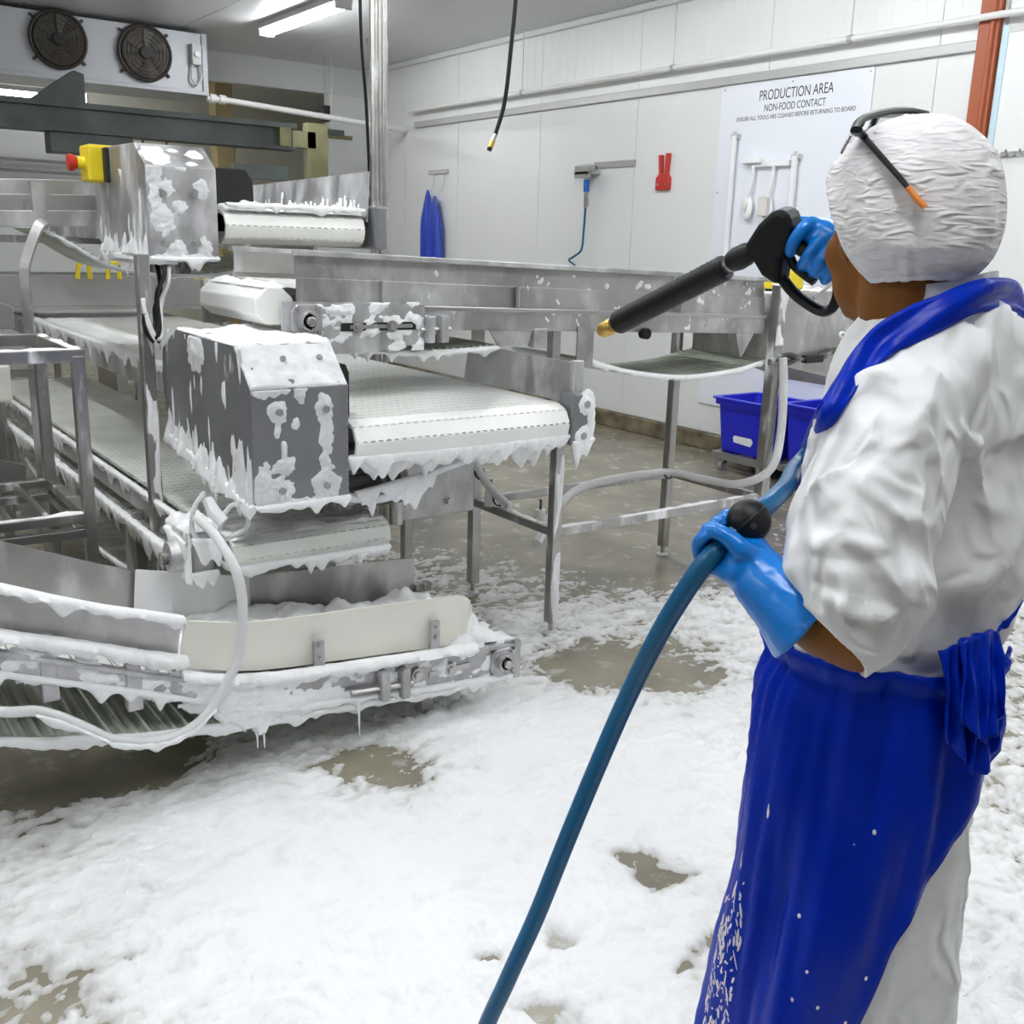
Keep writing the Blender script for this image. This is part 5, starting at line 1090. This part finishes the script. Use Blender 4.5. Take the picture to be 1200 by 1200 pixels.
# apron: skirt sheet wrapped round the front, bib, neck strap, ties
def az(q, a_, b_, z, r0): return B(a_*math.sin(q), b_*math.cos(q), z, r0)
NZ, NQ = 60, 90; grid = []
for i in range(NZ):
    k = i/(NZ-1); z = 1.0-.725*k
    a_ = np.interp(z, [.27, .36, .6, .9, .95, .985], [.210, .205, .194, .178, .172, .174]); b_ = np.interp(z, [.27, .36, .6, .9, .95, .985], [.180, .177, .166, .150, .144, .146]); r0 = np.interp(z, [.3, .95, 1.0], [.517, .523, .524])
    q1 = R(np.interp(z, [.27, .36, .6, .75, .86, .95, .99], [121, 129, 150, 168, 190, 210, 214])); q0 = R(-112)
    row = []
    for j in range(NQ):
        q = q0+(q1-q0)*j/(NQ-1); fold = .010*math.sin(q*7+1.5*math.sin(z*6))*(.25+.75*k)*sstep(0, .2, k)+.012*float(fbm(q*2.2, z*3, 2, 301))+.009*float(pn(q*9, z*2.5, 303))*(1-k*.5)
        pull = .012*math.exp(-((z-.965)/.018)**2)
        row.append(az(q, a_+fold-pull, b_+fold-pull, z, r0))
    grid.append(row)
def sheet_solid(grid, name, m, parent, th=.003):
    n, k = len(grid), len(grid[0]); vs = [p for r in grid for p in r]; fs = [(i*k+j, i*k+j+1, (i+1)*k+j+1, (i+1)*k+j) for i in range(n-1) for j in range(k-1)]
    mb = MB(); mb.add(vs, fs); o = mb.build(name, m, parent, smooth=70); so = o.modifiers.new('thick', 'SOLIDIFY'); so.thickness = th; so.offset = 0; return o
ap = sheet_solid(grid, 'apron', 'apron', root)
# bib
grid = []
for i in range(24):
    z = .96+.29*i/23; wq = R(np.interp(z, [.96, 1.05, 1.2, 1.25], [62, 66, 62, 52])); a_ = np.interp(z, [.99, 1.1, 1.2, 1.25], [.178, .182, .178, .174]); b_ = np.interp(z, [.99, 1.1, 1.2, 1.25], [.148, .149, .146, .142])
    grid.append([az(-wq+2*wq*j/39, a_+.006*float(pn(j*.3, z*9, 311)), b_+.006*float(pn(j*.3, z*9, 311)), z, .548) for j in range(40)])
sheet_solid(grid, 'apron_bib', 'apron', ap)
# neck strap: ribbon
def ribbon(pts, wid, name, m, parent, axis, th=.006):
    P = curve_pts(pts, 6); T = np.gradient(P, axis=0); T /= np.linalg.norm(T, axis=1)[:, None]; grid = []
    for i, p in enumerate(P):
        out = p-np.array(axis); out[2] *= .2; out /= np.linalg.norm(out); wd = np.cross(T[i], out); wd /= np.linalg.norm(wd); wv = np.interp(i/(len(P)-1), np.linspace(0, 1, len(wid)), wid)
        grid.append([p+wd*wv*(k/4-1)+out*.006*math.sin(k*.8+i*.25) for k in range(9)])
    return sheet_solid(grid, name, m, parent, th)
axn = W(.53, 1.34, 1.42)
def onc(px, py, s_def, off=.014):
    r_ = bv0.ray_cast(Vector(CAM), Vector(ray(px, py)).normalized()); d_ = ray(px, py); d_ /= np.linalg.norm(d_)
    return np.array(r_[0])-d_*off if r_[0] is not None and r_[3] < s_def*1.12 else Q(px, py, s_def)
ribbon([Q(1215, 400, 1.40), Q(1190, 352, 1.33), Q(1160, 345, 1.25), Q(1120, 358, 1.215), Q(1075, 378, 1.205), onc(1035, 400, 1.215), onc(1008, 430, 1.25), onc(985, 460, 1.29), onc(962, 492, 1.33), onc(945, 530, 1.36)], [.016, .017, .018, .020, .018, .014, .013, .012], 'neck_strap', 'apron', ap, axn)
# waist tie: bunched plastic behind
def flap(top, bot, n, name, amp, mat_='apron'):
    """gathered plastic hanging between two pixel-anchored edges"""
    a = curve_pts([Q(*p) for p in top], 8); b_ = curve_pts([Q(*p) for p in bot], 8); k = min(len(a), len(b_)); grid = []
    for i in range(n):
        t_ = i/(n-1); row = []
        for j in range(k):
            p = a[j]*(1-t_)+b_[j]*t_; row.append(p-_ff*amp*(math.sin(j*1.1+t_*2.2)*(.25+.75*math.sin(t_*2.6))+.6*float(pn(j*.22, t_*3, 321)))+_rt*.35*amp*math.sin(t_*5+j*.5))
        grid.append(row)
    return sheet_solid(grid, name, mat_, ap, .003)
flap([(1098, 762, 1.165), (1125, 752, 1.165), (1150, 742, 1.185), (1168, 738, 1.215)], [(1112, 868, 1.135), (1132, 900, 1.135), (1152, 905, 1.15), (1172, 862, 1.18)], 26, 'apron_tie', .011)
flap([(1122, 752, 1.160), (1140, 746, 1.17), (1158, 738, 1.19), (1170, 740, 1.21)], [(1128, 845, 1.125), (1148, 868, 1.13), (1164, 862, 1.15), (1176, 825, 1.17)], 22, 'apron_tie', .009)
flap([(1165, 742, 1.215), (1172, 738, 1.22), (1180, 735, 1.225)], [(1182, 712, 1.24), (1196, 705, 1.25), (1204, 690, 1.26)], 12, 'apron_tie', .004)

# foam smears on the apron
bva = BVHTree.FromPolygons([Vector(v.co) for v in ap.data.vertices], [tuple(p.vertices) for p in ap.data.polygons])
rg = np.random.RandomState(5); sm = MB()
for k in range(150):
    yy = 1040+170*rg.rand()**.7; left = 868-(yy-950)*.19; xx = left+3+28*rg.rand()**1.8
    if rg.rand() < .10: xx = left+70*rg.rand(); yy = 900+300*rg.rand()
    h_ = bva.ray_cast(Vector(CAM), Vector(ray(xx, yy)).normalized())
    if h_[0] is None: continue
    p = np.array(h_[0]); n = np.array(h_[1]); n = n if n@(CAM-p) > 0 else -n
    tn = np.cross(n, (0, 0, 1.)); tn /= np.linalg.norm(tn); up_ = np.cross(tn, n); ln = .003+.022*rg.rand()**2; up_ = up_*math.cos(.35)+tn*math.sin(.35)*rg.uniform(-1, 1)
    sm.ell(p, (tn*(.0012+.0025*rg.rand()), up_*ln, n*.0022), 7, 5)
for px, py in ((937, 1073), (929, 1171), (958, 1180), (1014, 1146), (1025, 975), (1001, 988), (990, 1198), (946, 1138)):
    h_ = bva.ray_cast(Vector(CAM), Vector(ray(px, py)).normalized())
    if h_[0] is not None: sm.ell(np.array(h_[0]), ((.003, 0, 0), (0, .003, 0), (0, 0, .004)), 8, 6)
tag(sm.build('foam_splashes', 'foam', ap, smooth=60), kind='stuff')

# ------------------------------------------------------------------ gloves
def finger(mb, pts, r0, r1): 
    P = curve_pts(pts, 4); mb.tube(P, np.linspace(r0, r1, len(P)), 10); mb.ell(P[-1], ((r1, 0, 0), (0, r1, 0), (0, 0, r1)), 8, 6)
# hose direction through the left hand
hA = Q(834, 650, 1.125); hB = Q(877, 611, 1.185); hd = (hB-hA)/np.linalg.norm(hB-hA); vd = ray(860, 630); vd /= np.linalg.norm(vd); hn = np.cross(hd, vd); hn /= np.linalg.norm(hn)   # hn: image-side normal of the hose
if hn[2] > 0: hn = -hn                        # points down-right, to the palm side
vn = np.cross(hd, hn); vn = vn if vn@vd > 0 else -vn    # away from the viewer
g = MB()
gp = [Q(948, 730, 1.10), Q(925, 710, 1.11), Q(905, 692, 1.12), Q(888, 674, 1.135), Q(876, 660, 1.145)]
g.tube(curve_pts(gp, 5), np.interp(np.linspace(0, 1, 21), [0, .1, .45, .65, 1], [.060, .056, .043, .038, .034]), 20, sq=.92)
hc = Q(853, 634, 1.155)                       # hose centre in the grip
palm = Q(873, 657, 1.145); g.ell(palm, (hd*.042, hn*.026, vn*.028), 16, 12)
for k in range(4):                             # fingers wrap round the far side and over the top of the hose
    cc = hc+hd*(.026-.019*k); r_ = [.0095, .010, .0097, .0086][k]; R_ = [.022, .0225, .022, .021][k]
    ang = [math.radians(a_) for a_ in (25, 70, 115, 160, 195)]
    arc = [cc+hn*R_*math.cos(a_)*1.05+vn*R_*math.sin(a_) for a_ in ang]
    finger(g, [palm+hd*(.026-.018*k)+vn*.012]+arc, r_*1.15, r_*.88)
# thumb from the side of the palm, along the near side of the hose
finger(g, [palm-hd*.004-vn*.016, palm-hd*.018-hn*.012-vn*.026, hc-hd*.020-vn*.024+hn*.002, hc-hd*.022-vn*.021-hn*.014, hc-hd*.020-vn*.010-hn*.024], .0135, .0092)
gl_ = g.build('glove', 'glove', root, smooth=60); fuse(gl_, .0028, 6); crumple(gl_, .035, .005, 2, 'glove_c'); gl_['label'] = 'blue rubber gauntlet gripping the hose'
# right hand on the lance grip
gs = lambda px: 1.75+(px-700)/205*(1.52-1.75) if px < 905 else 1.52-.0006*(px-905)
gA, gB = Q(938, 284, gs(938)), Q(984, 314, gs(984)); gd_ = (gB-gA)/np.linalg.norm(gB-gA); v2 = ray(955, 290); v2 /= np.linalg.norm(v2); gn = np.cross(gd_, v2); gn /= np.linalg.norm(gn)
if gn[2] < 0: gn = -gn                        # up, to the back of the hand
g = MB(); gc = Q(955, 295, gs(955)); kn_ = gc+gn*.026+v2*.004
g.ell(kn_+gd_*.006, (gd_*.042, gn*.022, v2*.034), 16, 12); g.ell(kn_-gd_*.004-gn*.006-v2*.016, (gd_*.036, gn*.020, v2*.014), 16, 12); g.tube(curve_pts([kn_+gd_*.01, kn_+gd_*.05+v2*.02, rwr, rwr*.75+rel*.25], 4), [.028, .03, .030, .030, .031, .032, .033, .034, .036, .037, .038, .040, .042], 16)
for k in range(4):
    cc = gc+gd_*(-.022+.019*k); r_ = [.0098, .0105, .010, .0088][k]; R_ = .0245
    ang = [math.radians(a_) for a_ in (50, 5, -40, -85, -120)]
    arc = [cc+gn*R_*math.sin(a_+.6)-v2*R_*math.cos(a_+.6) for a_ in ang]
    if k == 0: arc = [cc+gn*.03-v2*.012-gd_*.004, cc+gn*.018-v2*.026-gd_*.010, cc+gn*.002-v2*.028-gd_*.011, cc-gn*.012-v2*.020-gd_*.009, cc-gn*.018-v2*.008-gd_*.006]
    finger(g, [kn_+gd_*(-.024+.018*k)]+arc, r_*1.12, r_*.88)
finger(g, [kn_+gd_*-.010+v2*.02, kn_+gd_*-.040+v2*.024-gn*.004, gc+gd_*-.040+v2*.024-gn*.004], .0125, .010)
gl2 = g.build('glove', 'glove', root, smooth=60); fuse(gl2, .0028, 5); gl2['label'] = 'blue rubber glove gripping the lance handle'

# ------------------------------------------------------------------ safety glasses pushed up on the hair net
sg_ = thing('safety_glasses', 'dark safety glasses with orange tips pushed up on the hair net', 'glasses', tuple(HC+HU*.12))
tp = [hit(bvh_net, px, py, .007, 1.24) for px, py in ((1004, 152), (1012, 160), (1025, 175), (1040, 192), (1055, 209), (1064, 220))]
MB().tube(curve_pts(tp, 4), np.linspace(.0065, .0048, 21), 10, sq=.6).build('temple_arm', 'black', sg_)
tq = [tp[-1]]+[hit(bvh_net, px, py, .007, 1.24) for px, py in ((1074, 232), (1084, 243))]
MB().tube(curve_pts(tq, 4), [.0052]*9, 10, sq=.7).build('arm_tip', 'orange_rubber', sg_)
br = [tp[0]]+[hit(bvh_net, px, py, .006, sd) for px, py, sd in ((1006, 147, 1.27), (1013, 140, 1.31), (1026, 134, 1.36), (1045, 131, 1.42), (1066, 131, 1.47), (1086, 134, 1.50))]
br = [Q(px, py, sd) for px, py, sd in ((1001, 153, 1.265), (1004, 146, 1.29), (1012, 139, 1.32), (1026, 134, 1.36), (1046, 130.5, 1.40), (1066, 130, 1.43), (1086, 134, 1.45))]
MB().tube(curve_pts(br, 4), .0048, 8).build('brow_bar', 'black', sg_)
for (a_, b_) in ((0, 2), (3, 6)):
    p0, p1 = br[a_], br[b_]; dn = np.array([0, 0, -.026])+(-_rt)*.012
    grid = [[p0+(p1-p0)*u+dn*v+(-_rt)*.004*math.sin(math.pi*u) for u in np.linspace(0, 1, 8)] for v in np.linspace(0, 1, 6)]
    sheet_solid(grid, 'lens', 'lens', sg_, .002)
MB().tube(curve_pts([br[2]+np.array([0, 0, -.004]), br[2]+np.array([0, 0, -.018])-_rt*.006, br[3]+np.array([0, 0, -.018])-_rt*.004, br[3]+np.array([0, 0, -.004])], 4), .0028, 8).build('nose_bridge', 'black', sg_)

# ------------------------------------------------------------------ foam lance
G = thing('foam_lance', 'black spray lance with brass nozzle held in the gloved right hand', 'spray gun', tuple(gc))
N0 = Q(697, 388, gs(697)); N1 = Q(903, 287, gs(903)); gx = (N1-N0)/np.linalg.norm(N1-N0); gz = np.cross(gx, v2); gz /= np.linalg.norm(gz); gz = gz if gz[2] > 0 else -gz; gy = np.cross(gz, gx)
def GP(px, py): return Q(px, py, gs(px))
def flat(px, py): p = GP(px, py); return p-gy*((p-N1)@gy)
def gpoly(pl, th, name, m='black', bev=.006):
    P = [flat(a_, b_)-gy*th/2 for a_, b_ in pl]; return MB().prism(P, gy*th).build(name, m, G, smooth=0, bevel=bev)
a0, a1 = flat(703, 389), flat(719, 381); MB().tube([a0, a0+(a1-a0)*.25, a0+(a1-a0)*.8, a1], [.008, .013, .0145, .012], 16).build('nozzle', 'brass', G)
a2 = flat(726, 377); MB().tube([a1, a2], .012, 6).build('nozzle_nut', 'brass', G)
c0, c1 = flat(723, 379), flat(853, 312); L_ = c1-c0; k_ = np.linspace(0, 1, 46); rr_ = .0195+.0004*np.where((k_ < .22) | (k_ > .62), np.sign(np.sin(k_*150)), 0); rr_[0] = .016; rr_[-1] = .018
MB().tube([c0+L_*q for q in k_], rr_, 20).build('lance_sleeve', 'black', G, smooth=30)
MB().tube([flat(853, 312), flat(862, 308)], .0105, 12).build('lance_pipe', 'steel_clean', G)
d0, d1 = flat(856, 308), flat(884, 293); MB().tube([d0+(d1-d0)*q for q in (0, .12, .4, .75, 1)], [.010, .015, .018, .017, .013], 16).build('coupling', 'black', G)
MB().tube([flat(878, 297), flat(893, 289)], .0125, 6).build('coupling_nut', 'brass', G)
bodypx = [(880, 286), (897, 260), (913, 245), (925, 241), (936, 246), (939, 262), (936, 274), (929, 288), (922, 300), (920, 318), (917, 333), (907, 329), (897, 321), (889, 303)]
gpoly(bodypx, .042, 'body', bev=.010)
gpoly([(936, 268), (946, 280), (986, 306), (990, 318), (976, 318), (938, 296), (928, 290)], .034, 'handle', bev=.011)
lp = [flat(a_, b_) for a_, b_ in ((915, 328), (928, 344), (945, 357), (962, 365), (974, 362), (982, 350), (985, 336), (984, 316))]
MB().tube(curve_pts(lp, 5), .0075, 10, sq=1.5, ref=gy).build('trigger_guard', 'black', G)
MB().tube(curve_pts([flat(926, 300), flat(932, 312), flat(944, 322), flat(956, 330)], 4), .006, 8, sq=1.4, ref=gy).build('trigger', 'black', G)
# hose with stopper ball
H = thing('supply_hose', 'teal blue supply hose running down from the worker to the floor', 'hose', tuple(on(565, 1200, z=0)))
ball = Q(877, 611, 1.17)
hp = [flat(986, 314), W(.53, 1.53, 1.39), W(.545, 1.54, 1.33), W(.515, 1.53, 1.265), W(.465, 1.535, 1.225), Q(938, 541, 1.52), Q(929, 552, 1.47), Q(925, 562, 1.39), Q(919, 573, 1.28), Q(900, 591, 1.20), ball, hc, Q(834, 650, 1.135), Q(806, 688, 1.14), Q(772, 744, 1.16), Q(735, 818, 1.19), Q(700, 898, 1.20), Q(664, 985, 1.20), Q(628, 1075, 1.20), Q(594, 1150, 1.20), Q(562, 1225, 1.21), W(-.06, 1.22, .2), W(-.10, 1.20, .04), W(-.25, 1.1, .016), W(-.6, .95, .016), W(-1.2, .9, .016)]
MB().tube(curve_pts(hp, 8), .0122, 14).build('hose_body', 'hose_blue', H)
bo = MB(); bo.ell(ball, (hd*.027, hn*.0265, np.cross(hd, hn)*.0265), 24, 16); ob = bo.build('stopper_ball', 'black', H, smooth=60); ob['label'] = 'black rubber stopper ball'
sl = MB(); sl.tube([ball+hd*.027*math.cos(a_)+np.cross(hd, hn)*.0268*math.sin(a_) for a_ in np.linspace(0, 2*math.pi, 33)], .0011, 6, cap=False); sl.build('ball_seam', 'black_plate', ob)
for s_ in (-1, 1): MB().cyl(ball+vd*-.024+hn*.008*s_, ball+vd*-.0275+hn*.008*s_, .004, 8).build('ball_screw', 'black_plate', ob)

# ------------------------------------------------------------------ spray mist (uncountable)
m = bpy.data.materials.new('spray_mist'); m.use_nodes = True; nt = m.node_tree; nt.nodes.remove(nt.nodes['Principled BSDF'])
vol = nt.nodes.new('ShaderNodeVolumePrincipled'); vol.inputs['Color'].default_value = (1, 1, 1, 1); vol.inputs['Density'].default_value = .7; vol.inputs['Anisotropy'].default_value = .3
nt.links.new(vol.outputs[0], nt.nodes['Material Output'].inputs['Volume']); M['mist'] = m
tgt = np.array([1.85, 2.95, 1.0]); dv = tgt-N0
ms = MB().tube([N0+dv*q for q in (.01, .3, .6, .85)], [.005, .035, .075, .11], 20).build('spray_mist', 'mist', None, smooth=60); tag(ms, 'faint white spray mist fanning from the brass nozzle', 'mist', kind='stuff')
